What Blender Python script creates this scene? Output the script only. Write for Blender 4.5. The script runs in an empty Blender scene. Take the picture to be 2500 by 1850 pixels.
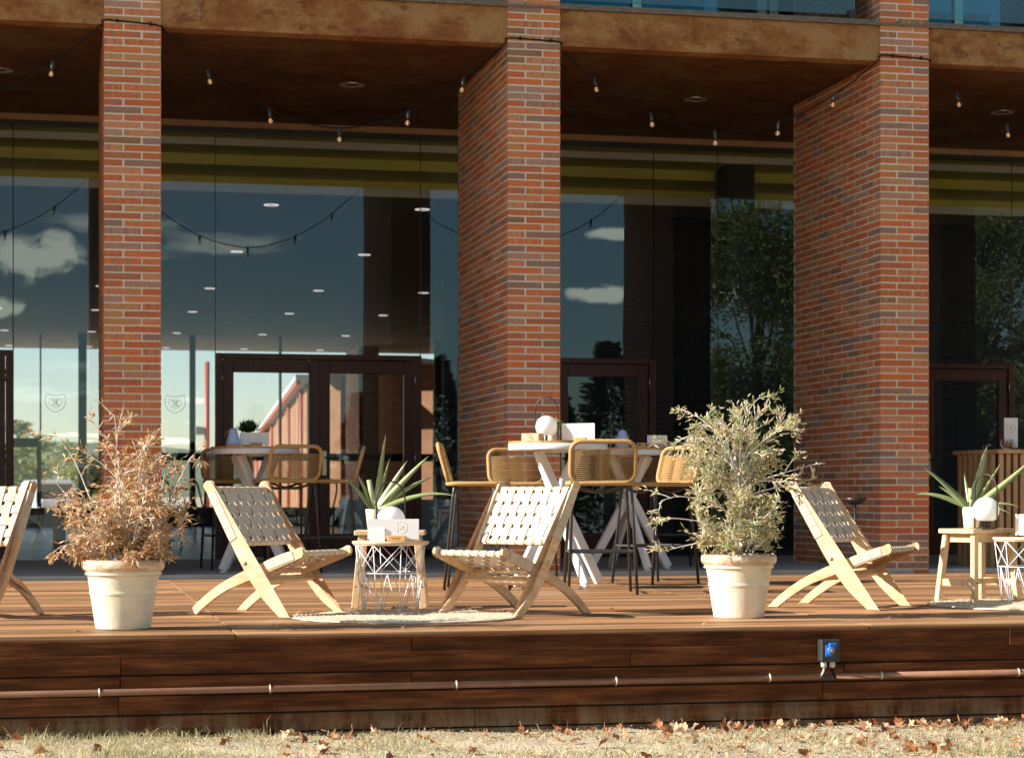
import bpy, bmesh, math, random
from mathutils import Vector, Matrix, noise as mnoise

# ------------------------------------------------------------------ camera, sky, sun, exposure
sc = bpy.context.scene
COL = sc.collection
R = math.radians
PI = math.pi
EYE = 0.68                      # eye height above the deck (deck top is z = 0)
YAW = math.atan(5090 / 23350)   # the facade (world X) is turned by this from the picture plane
cam_d = bpy.data.cameras.new('camera')
cam = bpy.data.objects.new('camera', cam_d)
COL.objects.link(cam)
cam.location = (0, 0, EYE)
cam.rotation_euler = (R(90), 0, -YAW)
cam_d.sensor_width = 36
cam_d.lens = 5090 / 2500 * 36
cam_d.shift_y = (1208 - 925) / 2500
cam_d.clip_start = 0.1
cam_d.clip_end = 12000
cam_d.dof.use_dof = True
cam_d.dof.focus_distance = 11.6
cam_d.dof.aperture_fstop = 5.0
sc.camera = cam

SUN_EL = R(28)
SUN_AZ = R(180 - 0.2)     # direction towards the sun, angle from +X: from -X, a hair in front of the facade plane
sd = bpy.data.lights.new('sun', 'SUN')
sd.energy = 5.0
sd.angle = R(0.5)
sd.color = (1.0, 0.945, 0.86)
sun = bpy.data.objects.new('sun', sd)
COL.objects.link(sun)
to_sun = Vector((math.cos(SUN_AZ) * math.cos(SUN_EL), math.sin(SUN_AZ) * math.cos(SUN_EL), math.sin(SUN_EL)))
sun.rotation_euler = (-to_sun).to_track_quat('-Z', 'Y').to_euler()
sun.location = (-20, 5, 20)

w = bpy.data.worlds.new('World')
sc.world = w
w.use_nodes = True
nt = w.node_tree
nt.nodes.clear()
N, L = nt.nodes.new, nt.links.new
sky = N('ShaderNodeTexSky')
sky.sky_type = 'NISHITA'
sky.sun_disc = False
sky.sun_elevation = SUN_EL
sky.sun_rotation = R(270)
sky.air_density = 1.0
sky.dust_density = 0.15
sky.ozone_density = 4.0
tc = N('ShaderNodeTexCoord')
sep = N('ShaderNodeSeparateXYZ')
L(tc.outputs['Generated'], sep.inputs[0])
# cloud layer: the view direction meets a flat layer above
add = N('ShaderNodeMath'); add.operation = 'ADD'; add.inputs[1].default_value = 0.10
L(sep.outputs['Z'], add.inputs[0])
mx = N('ShaderNodeMath'); mx.operation = 'MAXIMUM'; mx.inputs[1].default_value = 0.06
L(add.outputs[0], mx.inputs[0])
dv = N('ShaderNodeVectorMath'); dv.operation = 'DIVIDE'
L(tc.outputs['Generated'], dv.inputs[0])
cmb = N('ShaderNodeCombineXYZ')
for i in range(3): L(mx.outputs[0], cmb.inputs[i])
L(cmb.outputs[0], dv.inputs[1])
mp = N('ShaderNodeMapping'); mp.inputs['Scale'].default_value = (1.0, 1.0, 0.35); mp.inputs['Location'].default_value = (3.1, 1.4, 0)
L(dv.outputs[0], mp.inputs['Vector'])
cn = N('ShaderNodeTexNoise'); cn.inputs['Scale'].default_value = 1.15; cn.inputs['Detail'].default_value = 9; cn.inputs['Roughness'].default_value = 0.58
L(mp.outputs[0], cn.inputs['Vector'])
# cloud banks low over the yard across from the terrace (azimuth tangent, sine of elevation, half sizes, weight)
def mth(op, a, b=None):
    n = N('ShaderNodeMath'); n.operation = op
    for i, v in enumerate((a, b)):
        if v is None: continue
        if isinstance(v, (int, float)): n.inputs[i].default_value = v
        else: L(v, n.inputs[i])
    return n.outputs[0]
negy = mth('MULTIPLY', sep.outputs['Y'], -1.0)
azt = mth('DIVIDE', sep.outputs['X'], mth('MAXIMUM', negy, .02))
cloud_in = cn.outputs['Fac']
cn2 = N('ShaderNodeTexNoise'); cn2.inputs['Scale'].default_value = 44; cn2.inputs['Detail'].default_value = 9; cn2.inputs['Roughness'].default_value = .66
mp2 = N('ShaderNodeMapping'); mp2.inputs['Scale'].default_value = (1, 1, 1.7)
L(tc.outputs['Generated'], mp2.inputs['Vector']); L(mp2.outputs[0], cn2.inputs['Vector'])
bank = None
for (a0, e0, ra, re) in ((-.012, .110, .040, .018), (-.03, .088, .018, .008), (.262, .096, .030, .0065), (.272, .124, .024, .0045), (.20, .125, .012, .004), (-.20, .12, .08, .03), (.62, .10, .10, .03)):
    da = mth('DIVIDE', mth('SUBTRACT', azt, a0), ra); de = mth('DIVIDE', mth('SUBTRACT', sep.outputs['Z'], e0), re)
    dd = mth('SQRT', mth('ADD', mth('MULTIPLY', da, da), mth('MULTIPLY', de, de)))
    bk_ = mth('MAXIMUM', mth('SUBTRACT', 1.15, dd), 0.0)
    bank = bk_ if bank is None else mth('MAXIMUM', bank, bk_)
front = mth('GREATER_THAN', negy, .02)
bank = mth('MULTIPLY', bank, front)
shaped = mth('MULTIPLY', bank, mth('MULTIPLY', mth('SUBTRACT', cn2.outputs['Fac'], .20), 3.4))
crb = N('ShaderNodeValToRGB'); crb.color_ramp.elements[0].position = .42; crb.color_ramp.elements[1].position = .72
crb.color_ramp.elements[0].color = (0, 0, 0, 1); crb.color_ramp.elements[1].color = (1, 1, 1, 1)
L(shaped, crb.inputs[0])
cr = N('ShaderNodeValToRGB')
cr.color_ramp.elements[0].position = 0.60; cr.color_ramp.elements[0].color = (0, 0, 0, 1)
cr.color_ramp.elements[1].position = 0.74; cr.color_ramp.elements[1].color = (1, 1, 1, 1)
L(cn.outputs['Fac'], cr.inputs[0])
cmix = N('ShaderNodeMix'); cmix.data_type = 'RGBA'
cmix.inputs['B'].default_value = (22, 20.5, 18, 1)
L(mth('MAXIMUM', cr.outputs[0], crb.outputs[0]), cmix.inputs['Factor'])
L(sky.outputs[0], cmix.inputs['A'])
bg = N('ShaderNodeBackground'); bg.inputs['Strength'].default_value = 0.085
tint = N('ShaderNodeMix'); tint.data_type = 'RGBA'; tint.blend_type = 'MULTIPLY'; tint.inputs['Factor'].default_value = 1
tint.inputs['B'].default_value = (1.14, .99, .78, 1)          # the photograph's warm white balance
L(cmix.outputs['Result'], tint.inputs['A'])
L(tint.outputs['Result'], bg.inputs['Color'])
wo = N('ShaderNodeOutputWorld')
L(bg.outputs[0], wo.inputs[0])

vs = sc.view_settings
vs.view_transform = 'Standard'
vs.look = 'None'
vs.exposure = 1.12
vs.gamma = 1
vs.use_curve_mapping = False
sc.cycles.max_bounces = 10
sc.cycles.diffuse_bounces = 5
sc.cycles.glossy_bounces = 5
sc.cycles.transmission_bounces = 8
sc.cycles.transparent_max_bounces = 24
sc.cycles.use_denoising = True
sc.cycles.caustics_reflective = False
sc.cycles.caustics_refractive = False

rnd = random.Random(7)

# ------------------------------------------------------------------ node materials
def new_mat(name):
    m = bpy.data.materials.new(name)
    m.use_nodes = True
    t = m.node_tree
    t.nodes.clear()
    out = t.nodes.new('ShaderNodeOutputMaterial')
    p = t.nodes.new('ShaderNodeBsdfPrincipled')
    t.links.new(p.outputs[0], out.inputs[0])
    return m, t, p, out

def ramp(t, fac, stops, interp='LINEAR'):
    r = t.nodes.new('ShaderNodeValToRGB')
    r.color_ramp.interpolation = interp
    while len(r.color_ramp.elements) < len(stops): r.color_ramp.elements.new(0.5)
    for e, (pos, c) in zip(r.color_ramp.elements, stops):
        e.position = pos
        e.color = (*c, 1) if len(c) == 3 else c
    t.links.new(fac, r.inputs[0])
    return r.outputs[0]

def tnoise(t, vec, scale, detail=4, rough=.55, stretch=None, offset=None):
    if stretch is not None or offset is not None:
        mp = t.nodes.new('ShaderNodeMapping')
        mp.inputs['Scale'].default_value = stretch or (1, 1, 1)
        t.links.new(vec, mp.inputs['Vector'])
        if offset is not None: t.links.new(offset, mp.inputs['Location'])
        vec = mp.outputs[0]
    n = t.nodes.new('ShaderNodeTexNoise')
    n.inputs['Scale'].default_value = scale
    n.inputs['Detail'].default_value = detail
    n.inputs['Roughness'].default_value = rough
    t.links.new(vec, n.inputs['Vector'])
    return n.outputs['Fac']

def mathn(t, op, a, b=None, c=None, clamp=False):
    n = t.nodes.new('ShaderNodeMath'); n.operation = op; n.use_clamp = clamp
    for i, v in enumerate((a, b, c)):
        if v is None: continue
        if isinstance(v, (int, float)): n.inputs[i].default_value = v
        else: t.links.new(v, n.inputs[i])
    return n.outputs[0]

def mixc(t, fac, a, b, mode='MIX'):
    n = t.nodes.new('ShaderNodeMix'); n.data_type = 'RGBA'; n.blend_type = mode
    for k, v in (('Factor', fac), ('A', a), ('B', b)):
        s = n.inputs[k] if k == 'Factor' else [x for x in n.inputs if x.name == k and x.type == 'RGBA'][0]
        if isinstance(v, (int, float)): s.default_value = v
        elif isinstance(v, tuple): s.default_value = (*v, 1) if len(v) == 3 else v
        else: t.links.new(v, s)
    return [o for o in n.outputs if o.type == 'RGBA'][0]

def bump(t, p, h, strength=.3, dist=.01):
    b = t.nodes.new('ShaderNodeBump')
    b.inputs['Strength'].default_value = strength
    b.inputs['Distance'].default_value = dist
    t.links.new(h, b.inputs['Height'])
    t.links.new(b.outputs[0], p.inputs['Normal'])

def objcoord(t): return t.nodes.new('ShaderNodeTexCoord').outputs['Object']
def wpos(t): return t.nodes.new('ShaderNodeNewGeometry').outputs['Position']
def orand(t): return t.nodes.new('ShaderNodeObjectInfo').outputs['Random']

def mottled(name, c1, c2, scale=8, rough=.6, bmp=.0, bscale=60, stretch=None, rnd_amt=.0, world=False, spec=.5, detail=5, metallic=0, bdist=.004, contrast=(.3, .7)):
    m, t, p, out = new_mat(name)
    v = wpos(t) if world else objcoord(t)
    off = None
    if rnd_amt:
        k = t.nodes.new('ShaderNodeVectorMath'); k.operation = 'SCALE'; k.inputs[0].default_value = (13.7, 7.3, 21.1)
        t.links.new(orand(t), k.inputs['Scale']); off = k.outputs[0]
    f = tnoise(t, v, scale, detail, .6, stretch, off)
    col = ramp(t, f, [(contrast[0], c1), (contrast[1], c2)])
    if rnd_amt:
        val = mathn(t, 'MULTIPLY_ADD', orand(t), 2 * rnd_amt, 1 - rnd_amt)
        hs = t.nodes.new('ShaderNodeHueSaturation')
        t.links.new(val, hs.inputs['Value']); t.links.new(col, hs.inputs['Color']); col = hs.outputs[0]
    t.links.new(col, p.inputs['Base Color'])
    p.inputs['Roughness'].default_value = rough
    p.inputs['Specular IOR Level'].default_value = spec
    p.inputs['Metallic'].default_value = metallic
    if bmp:
        bump(t, p, tnoise(t, v, bscale, 4, .6, stretch), bmp, bdist)
    return m

def plain(name, c, rough=.5, spec=.5, metallic=0): return mottled(name, tuple(x * .93 for x in c), tuple(min(1, x * 1.06) for x in c), 11, rough, 0, spec=spec, metallic=metallic)

def brick_mat(name, joined):
    m, t, p, out = new_mat(name)
    P = wpos(t)
    if joined:
        a = t.nodes.new('ShaderNodeAttribute'); a.attribute_name = 'tone'; tone = a.outputs['Fac']
    else:
        tone = orand(t)
    base = ramp(t, tone, [(0, (.53, .155, .062)), (.18, (.62, .185, .070)), (.35, (.60, .225, .105)), (.50, (.47, .155, .075)),
                          (.60, (.58, .26, .14)), (.70, (.43, .25, .19)), (.82, (.32, .19, .15)), (.925, (.50, .255, .115)), (.96, (.29, .16, .085)), (.985, (.52, .25, .085))], 'CONSTANT')
    s = t.nodes.new('ShaderNodeSeparateXYZ'); t.links.new(P, s.inputs[0])
    u = mathn(t, 'ADD', s.outputs[0], s.outputs[1])
    u = mathn(t, 'MULTIPLY_ADD', u, 26.0, mathn(t, 'MULTIPLY', tone, 917.0))
    n1 = t.nodes.new('ShaderNodeTexNoise'); n1.noise_dimensions = '1D'
    n1.inputs['Scale'].default_value = 1; n1.inputs['Detail'].default_value = 1
    t.links.new(u, n1.inputs['W'])
    band = ramp(t, n1.outputs['Fac'], [(.52, (0, 0, 0)), (.56, (1, 1, 1))])
    fr = mathn(t, 'FRACT', mathn(t, 'MULTIPLY', tone, 37.77))
    has = mathn(t, 'GREATER_THAN', fr, .42)
    fac = mathn(t, 'MULTIPLY', mathn(t, 'MULTIPLY', band, has), .72)
    alt = mixc(t, mathn(t, 'FRACT', mathn(t, 'MULTIPLY', tone, 91.3)), (.28, .16, .135), (.60, .27, .11))
    c = mixc(t, fac, base, alt)
    f2 = tnoise(t, P, 45, 4, .65)
    c = mixc(t, .55, c, ramp(t, f2, [(.3, (.62, .62, .62)), (.7, (1.25, 1.2, 1.15))]), 'MULTIPLY')
    # pale lime bloom washed over some courses
    f3 = tnoise(t, P, 5.5, 3, .6)
    c = mixc(t, ramp(t, f3, [(.62, (0, 0, 0)), (.82, (.16, .16, .16))]), c, (.55, .42, .33))
    t.links.new(c, p.inputs['Base Color'])
    p.inputs['Roughness'].default_value = .78
    p.inputs['Specular IOR Level'].default_value = .25
    bump(t, p, tnoise(t, P, 90, 6, .7), .6, .005)
    return m

def plank_mat():
    m, t, p, out = new_mat('deck_wood')
    P = wpos(t); r = orand(t)
    k = t.nodes.new('ShaderNodeVectorMath'); k.operation = 'SCALE'; k.inputs[0].default_value = (33, 0, 0); t.links.new(r, k.inputs['Scale'])
    f = tnoise(t, P, 1, 6, .62, (.9, 70, 70), k.outputs[0])
    c = ramp(t, f, [(.30, (.13, .054, .023)), (.48, (.325, .165, .076)), (.68, (.54, .335, .18))])
    f2 = tnoise(t, P, 1.3, 4, .6, (.5, 2.2, 1))
    c = mixc(t, .75, c, ramp(t, f2, [(.3, (.66, .60, .56)), (.7, (1.3, 1.27, 1.2))]), 'MULTIPLY')
    hs = t.nodes.new('ShaderNodeHueSaturation')
    t.links.new(mathn(t, 'MULTIPLY_ADD', mathn(t, 'POWER', r, .8), .85, .50), hs.inputs['Value']); t.links.new(c, hs.inputs['Color'])
    # pale scuffs and grit
    f3 = tnoise(t, P, 60, 3, .7, (.35, 1, 1))
    c = mixc(t, ramp(t, f3, [(.66, (0, 0, 0)), (.76, (.5, .5, .5))]), hs.outputs[0], (.70, .52, .34))
    t.links.new(c, p.inputs['Base Color'])
    p.inputs['Roughness'].default_value = .55
    p.inputs['Specular IOR Level'].default_value = .3
    wv = t.nodes.new('ShaderNodeTexWave'); wv.bands_direction = 'Y'; wv.inputs['Scale'].default_value = 22
    t.links.new(P, wv.inputs['Vector'])
    h = mathn(t, 'ADD', mathn(t, 'MULTIPLY', wv.outputs['Fac'], .5), tnoise(t, P, 1, 4, .6, (3, 120, 120)))
    bump(t, p, h, .35, .003)
    return m

def fascia_mat():
    m, t, p, out = new_mat('dark_oiled_wood')
    P = wpos(t); r = orand(t)
    k = t.nodes.new('ShaderNodeVectorMath'); k.operation = 'SCALE'; k.inputs[0].default_value = (33, 0, 17); t.links.new(r, k.inputs['Scale'])
    f = tnoise(t, P, 1, 6, .65, (2.2, 30, 30), k.outputs[0])
    c = ramp(t, f, [(.25, (.026, .0085, .0036)), (.5, (.098, .031, .0105)), (.75, (.23, .085, .030))])
    f2 = tnoise(t, P, 5.5, 3, .6, (.5, 1, 1.4), k.outputs[0])
    c = mixc(t, .7, c, ramp(t, f2, [(.3, (.5, .46, .44)), (.7, (1.3, 1.25, 1.2))]), 'MULTIPLY')
    # splash grime and weathered grey low down
    s = t.nodes.new('ShaderNodeSeparateXYZ'); t.links.new(P, s.inputs[0])
    low = mathn(t, 'MULTIPLY_ADD', s.outputs[2], -8.5, -2.95, True)
    g = tnoise(t, P, 1, 6, .7, (9, 1, 2.2))
    gm = mathn(t, 'MULTIPLY', ramp(t, g, [(.40, (0, 0, 0)), (.62, (1, 1, 1))]), low)
    c = mixc(t, mathn(t, 'MULTIPLY', gm, .8), c, (.24, .18, .11))
    g2 = tnoise(t, P, 1, 7, .75, (7, 3, 16))
    c = mixc(t, ramp(t, g2, [(.62, (0, 0, 0)), (.74, (.35, .35, .35))]), c, (.20, .10, .045))
    t.links.new(c, p.inputs['Base Color'])
    p.inputs['Roughness'].default_value = .6
    p.inputs['Specular IOR Level'].default_value = .10
    bump(t, p, tnoise(t, P, 1, 5, .65, (8, 110, 110)), .4, .004)
    return m

def stain_mat(name='rust_washed_render', k=1.0):
    """rust-washed render of the canopy"""
    m, t, p, out = new_mat(name)
    P = wpos(t)
    f = tnoise(t, P, 1.9, 10, .74, (1, 1, 1.6))
    c = ramp(t, f, [(.28, (.17, .062, .022)), (.44, (.34, .14, .048)), (.52, (.42, .22, .09)), (.56, (.46, .27, .125)), (.75, (.44, .28, .14))])
    f2 = tnoise(t, P, 4.2, 9, .76, (.7, 1, 1.3))
    c = mixc(t, ramp(t, f2, [(.54, (0, 0, 0)), (.62, (.85, .85, .85))]), c, (.21, .068, .028))
    st = tnoise(t, P, 1, 6, .7, (26, 26, .8))
    c = mixc(t, ramp(t, st, [(.62, (0, 0, 0)), (.68, (.55, .55, .55))]), c, (.56, .33, .17))
    f4 = tnoise(t, P, 26, 5, .7)
    c = mixc(t, .4, c, ramp(t, f4, [(.3, (.7, .68, .66)), (.7, (1.25, 1.22, 1.2))]), 'MULTIPLY')
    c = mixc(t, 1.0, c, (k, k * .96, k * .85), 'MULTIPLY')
    t.links.new(c, p.inputs['Base Color'])
    p.inputs['Roughness'].default_value = .75
    p.inputs['Specular IOR Level'].default_value = .25
    bump(t, p, tnoise(t, P, 55, 5, .6), .25, .004)
    return m

def glass_mat(name, tint, refl=1.9, gtint=(1, 1, 1), base=0.0):
    m, t, p, out = new_mat(name)
    t.nodes.remove(p)
    tr = t.nodes.new('ShaderNodeBsdfTransparent'); tr.inputs[0].default_value = (*tint, 1)
    gl = t.nodes.new('ShaderNodeBsdfGlossy'); gl.inputs['Roughness'].default_value = 0.0; gl.inputs['Color'].default_value = (*gtint, 1)
    # faintly wavy float glass
    k = t.nodes.new('ShaderNodeVectorMath'); k.operation = 'SCALE'; k.inputs[0].default_value = (9, 5, 7); t.links.new(orand(t), k.inputs['Scale'])
    n = tnoise(t, wpos(t), 1.3, 2, .5, (1, 1, .25), k.outputs[0])
    b = t.nodes.new('ShaderNodeBump'); b.inputs['Strength'].default_value = .10; b.inputs['Distance'].default_value = .02
    t.links.new(n, b.inputs['Height']); t.links.new(b.outputs[0], gl.inputs['Normal'])
    fr = t.nodes.new('ShaderNodeFresnel'); fr.inputs['IOR'].default_value = 1.5
    fac = mathn(t, 'MULTIPLY_ADD', fr.outputs[0], refl, base, True)
    mx = t.nodes.new('ShaderNodeMixShader')
    t.links.new(fac, mx.inputs[0]); t.links.new(tr.outputs[0], mx.inputs[1]); t.links.new(gl.outputs[0], mx.inputs[2])
    t.links.new(mx.outputs[0], out.inputs[0])
    return m

def clear_mat(name):
    m, t, p, out = new_mat(name)
    t.nodes.remove(p)
    tr = t.nodes.new('ShaderNodeBsdfTransparent'); tr.inputs[0].default_value = (.97, .99, .98, 1)
    t.links.new(tr.outputs[0], out.inputs[0])
    return m

def emit_mat(name, c, s):
    m, t, p, out = new_mat(name)
    p.inputs['Base Color'].default_value = (*c, 1)
    p.inputs['Emission Color'].default_value = (*c, 1)
    p.inputs['Emission Strength'].default_value = s
    return m

def leaf_mat(name, stops, trans=.3, rough=.55):
    m, t, p, out = new_mat(name)
    a = t.nodes.new('ShaderNodeAttribute'); a.attribute_name = 'tone'
    c = ramp(t, a.outputs['Fac'], stops)
    t.links.new(c, p.inputs['Base Color'])
    p.inputs['Roughness'].default_value = rough
    p.inputs['Specular IOR Level'].default_value = .35
    tl = t.nodes.new('ShaderNodeBsdfTranslucent'); t.links.new(c, tl.inputs[0])
    mx = t.nodes.new('ShaderNodeMixShader'); mx.inputs[0].default_value = trans
    t.links.new(p.outputs[0], mx.inputs[1]); t.links.new(tl.outputs[0], mx.inputs[2])
    t.links.new(mx.outputs[0], out.inputs[0])
    return m

def wood_mat(name, c1, c2, c3, scale=6, stretch=(1, 1, 1), rough=.5, rnd_amt=.1):
    m, t, p, out = new_mat(name)
    v = objcoord(t); r = orand(t)
    k = t.nodes.new('ShaderNodeVectorMath'); k.operation = 'SCALE'; k.inputs[0].default_value = (3.3, 5.1, 1.7); t.links.new(r, k.inputs['Scale'])
    f = tnoise(t, v, scale, 5, .65, stretch, k.outputs[0])
    c = ramp(t, f, [(.3, c1), (.52, c2), (.72, c3)])
    g = tnoise(t, v, scale * 5, 4, .7, stretch, k.outputs[0])
    c = mixc(t, .6, c, ramp(t, g, [(.3, (.74, .68, .62)), (.7, (1.14, 1.12, 1.1))]), 'MULTIPLY')
    hs = t.nodes.new('ShaderNodeHueSaturation')
    t.links.new(mathn(t, 'MULTIPLY_ADD', r, 2 * rnd_amt, 1 - rnd_amt), hs.inputs['Value']); t.links.new(c, hs.inputs['Color'])
    t.links.new(hs.outputs[0], p.inputs['Base Color'])
    p.inputs['Roughness'].default_value = rough
    p.inputs['Specular IOR Level'].default_value = .35
    bump(t, p, g, .12, .002)
    return m

def ground_mat():
    m, t, p, out = new_mat('dry_ground')
    P = wpos(t)
    f = tnoise(t, P, 3.2, 6, .68)
    c = ramp(t, f, [(.3, (.42, .33, .21)), (.5, (.60, .50, .35)), (.7, (.70, .61, .46))])
    f2 = tnoise(t, P, 1.7, 5, .65)
    c = mixc(t, ramp(t, f2, [(.5, (0, 0, 0)), (.66, (.55, .55, .55))]), c, (.42, .37, .23))
    f3 = tnoise(t, P, 70, 4, .7)
    c = mixc(t, .6, c, ramp(t, f3, [(.3, (.55, .52, .48)), (.68, (1.2, 1.2, 1.15))]), 'MULTIPLY')
    t.links.new(c, p.inputs['Base Color'])
    p.inputs['Roughness'].default_value = .95
    p.inputs['Specular IOR Level'].default_value = .1
    bump(t, p, tnoise(t, P, 45, 6, .7), .8, .02)
    return m

def pot_mat():
    m, t, p, out = new_mat('cream_glazed_clay')
    v = objcoord(t)
    f = tnoise(t, v, 6, 5, .65)
    c = ramp(t, f, [(.3, (.66, .58, .43)), (.55, (.77, .70, .55)), (.75, (.82, .76, .63))])
    s = t.nodes.new('ShaderNodeSeparateXYZ'); t.links.new(v, s.inputs[0])
    top = ramp(t, s.outputs[2], [(.285, (0, 0, 0)), (.30, (1, 1, 1))])
    rim = mathn(t, 'MULTIPLY', ramp(t, tnoise(t, v, 7, 6, .7, (1, 1, 2.2)), [(.36, (0, 0, 0)), (.52, (1, 1, 1))]), top)
    c = mixc(t, mathn(t, 'MULTIPLY', rim, .70), c, (.44, .22, .085))
    chips = ramp(t, tnoise(t, v, 24, 4, .7), [(.655, (0, 0, 0)), (.69, (1, 1, 1))])
    c = mixc(t, mathn(t, 'MULTIPLY', chips, .6), c, (.42, .22, .10))
    drip = ramp(t, tnoise(t, v, 1, 3, .6, (22, 22, 2.5)), [(.62, (0, 0, 0)), (.72, (.4, .4, .4))])
    c = mixc(t, drip, c, (.80, .75, .63))
    t.links.new(c, p.inputs['Base Color'])
    p.inputs['Roughness'].default_value = .34
    p.inputs['Specular IOR Level'].default_value = .5
    bump(t, p, tnoise(t, v, 40, 5, .6), .35, .004)
    return m

M = {}
M['brick'] = brick_mat('red_brick', False)
M['brick_joined'] = brick_mat('red_brick_joined', True)
M['mortar'] = mottled('mortar', (.60, .56, .47), (.74, .69, .59), 30, .9, .5, 160, world=True, spec=.1)
M['deck'] = plank_mat()
M['fascia'] = fascia_mat()
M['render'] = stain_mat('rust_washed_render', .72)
M['soffit'] = stain_mat('stained_soffit_shade_darkened', .30)  # same render as the fascia, its colour darkened for the shade underneath
M['glass'] = glass_mat('facade_glass', (.81, .84, .97), 1.8, (.66, .95, 1.18))
M['glass_far'] = glass_mat('far_pane_glass', (.95, .97, .97), .8)
M['clear'] = clear_mat('glass_edge')
M['rail_glass'] = glass_mat('balustrade_glass', (.50, .78, .78), 1.7)
M['blue_glass'] = glass_mat('tinted_upper_glass', (.10, .24, .32), 3.0, (.25, .62, .85), .12)
M['concrete'] = mottled('worn_concrete', (.34, .35, .34), (.50, .50, .47), 2.2, .6, .2, 60, world=True, spec=.4)
M['int_floor'] = mottled('dark_tile_floor', (.04, .037, .034), (.065, .06, .055), 3, .3, 0, world=True, spec=.25)
M['int_ceiling'] = mottled('warm_plaster', (.40, .33, .25), (.45, .375, .285), 2, .8, 0, world=True)
M['olive'] = mottled('olive_paint', (.74, .66, .10), (.82, .74, .14), 2, .6, 0, world=True)
M['beige'] = mottled('beige_trim_and_reflection', (.80, .74, .56), (.85, .79, .62), 2, .6, 0, world=True)
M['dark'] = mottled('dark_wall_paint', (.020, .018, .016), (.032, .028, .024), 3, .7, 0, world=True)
M['door'] = wood_mat('mahogany_paint', (.050, .012, .008), (.075, .018, .011), (.095, .026, .016), 5, (6, 6, .6), .38, .05)
M['steel'] = mottled('brushed_steel', (.5, .5, .48), (.66, .65, .62), 30, .35, 0, metallic=.9)
M['trim'] = mottled('weathered_steel_trim', (.10, .075, .055), (.22, .18, .14), 14, .55, .2, 60, (1, 1, 5), world=True, metallic=.3)
M['head'] = mottled('tan_head_trim', (.30, .17, .085), (.40, .24, .13), 9, .6, 0, world=True)
M['black'] = plain('black_metal', (.018, .018, .019), .42)
M['stoolmetal'] = plain('charcoal_tube', (.035, .034, .032), .38)
M['plastic'] = mottled('black_plastic', (.022, .021, .019), (.035, .033, .03), 20, .45, .1, 200)
M['white'] = mottled('white_paint', (.74, .74, .72), (.80, .80, .79), 6, .42, .05, 80)
M['wire'] = plain('white_wire', (.78, .78, .80), .35)
M['lounge'] = wood_mat('pale_acacia', (.56, .36, .20), (.70, .50, .31), (.78, .61, .43), 5, (1.2, 1, 3), .5, .06)
M['stool'] = wood_mat('pale_birch', (.60, .40, .21), (.71, .51, .30), (.78, .59, .38), 7, (3, 3, 1), .48, .05)
M['top'] = wood_mat('honey_slats', (.44, .21, .065), (.56, .29, .10), (.64, .36, .14), 6, (2, .6, 1), .5, .09)
M['slat'] = wood_mat('oak_slats', (.40, .25, .12), (.50, .33, .17), (.58, .40, .22), 6, (4, 4, .5), .55, .09)
M['block'] = wood_mat('beech_block', (.55, .31, .13), (.66, .40, .18), (.72, .47, .24), 9, (1, 1, 1), .5, .06)
M['strap'] = mottled('beige_webbing', (.56, .465, .36), (.63, .53, .42), 60, .8, .6, 420, rnd_amt=.05, spec=.2, bdist=.002)
M['rope'] = mottled('ochre_rope', (.40, .235, .085), (.55, .345, .14), 90, .7, .7, 320, (1, 1, 1), spec=.3, bdist=.003)
M['paper'] = mottled('white_card', (.76, .755, .76), (.80, .795, .80), 5, .6)
M['gold'] = plain('gold_print', (.60, .44, .20), .5)
M['ink'] = plain('brown_print', (.16, .06, .015), .6)
M['goldpale'] = plain('pale_gold_print', (.80, .73, .66), .5)
M['crest'] = plain('etched_film', (.10, .14, .12), .7, .1)
M['globe'] = mottled('opal_white', (.84, .84, .86), (.86, .86, .88), 3, .35)
def opal(name, c):
    m, t, p, out = new_mat(name)
    p.inputs['Base Color'].default_value = (*c, 1); p.inputs['Roughness'].default_value = .3
    tl = t.nodes.new('ShaderNodeBsdfTranslucent'); tl.inputs[0].default_value = (*c, 1)
    mx = t.nodes.new('ShaderNodeMixShader'); mx.inputs[0].default_value = .5
    t.links.new(p.outputs[0], mx.inputs[1]); t.links.new(tl.outputs[0], mx.inputs[2]); t.links.new(mx.outputs[0], out.inputs[0])
    return m
M['globe'] = opal('opal_globe', (.90, .90, .90))
M['cone_lamp'] = mottled('pale_blue_shade', (.40, .50, .78), (.44, .54, .82), 3, .45)
M['pot'] = pot_mat()
M['planter'] = plain('sage_planter', (.62, .60, .40), .45)
M['planter2'] = plain('ivory_planter', (.76, .72, .60), .45)
M['soil'] = mottled('dry_soil', (.09, .055, .03), (.20, .13, .07), 40, .95, .6, 90)
M['bark'] = mottled('pale_bark', (.42, .36, .28), (.62, .56, .46), 20, .8, .4, 80)
M['tree_bark'] = mottled('dark_bark', (.06, .05, .035), (.12, .10, .07), 12, .9)
M['twig'] = mottled('grey_twig', (.56, .51, .47), (.74, .70, .66), 20, .7)
M['dryleaf'] = leaf_mat('dry_leaf', [(0, (.28, .12, .04)), (.25, (.58, .31, .12)), (.6, (.76, .53, .29)), (.93, (.88, .76, .60)), (1, (.40, .38, .16))], .3, .36)
M['olleaf'] = leaf_mat('grey_green_leaf', [(0, (.16, .19, .06)), (.4, (.42, .45, .20)), (.68, (.66, .67, .45)), (.70, (.70, .50, .27)), (1, (.86, .73, .56))], .3, .38)
M['treeleaf'] = leaf_mat('tree_leaf', [(0, (.06, .075, .018)), (.5, (.24, .26, .065)), (1, (.48, .48, .17))], .35)
M['conifer'] = leaf_mat('conifer_needles', [(0, (.012, .025, .010)), (.6, (.04, .065, .022)), (1, (.09, .11, .03))], .1)
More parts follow.
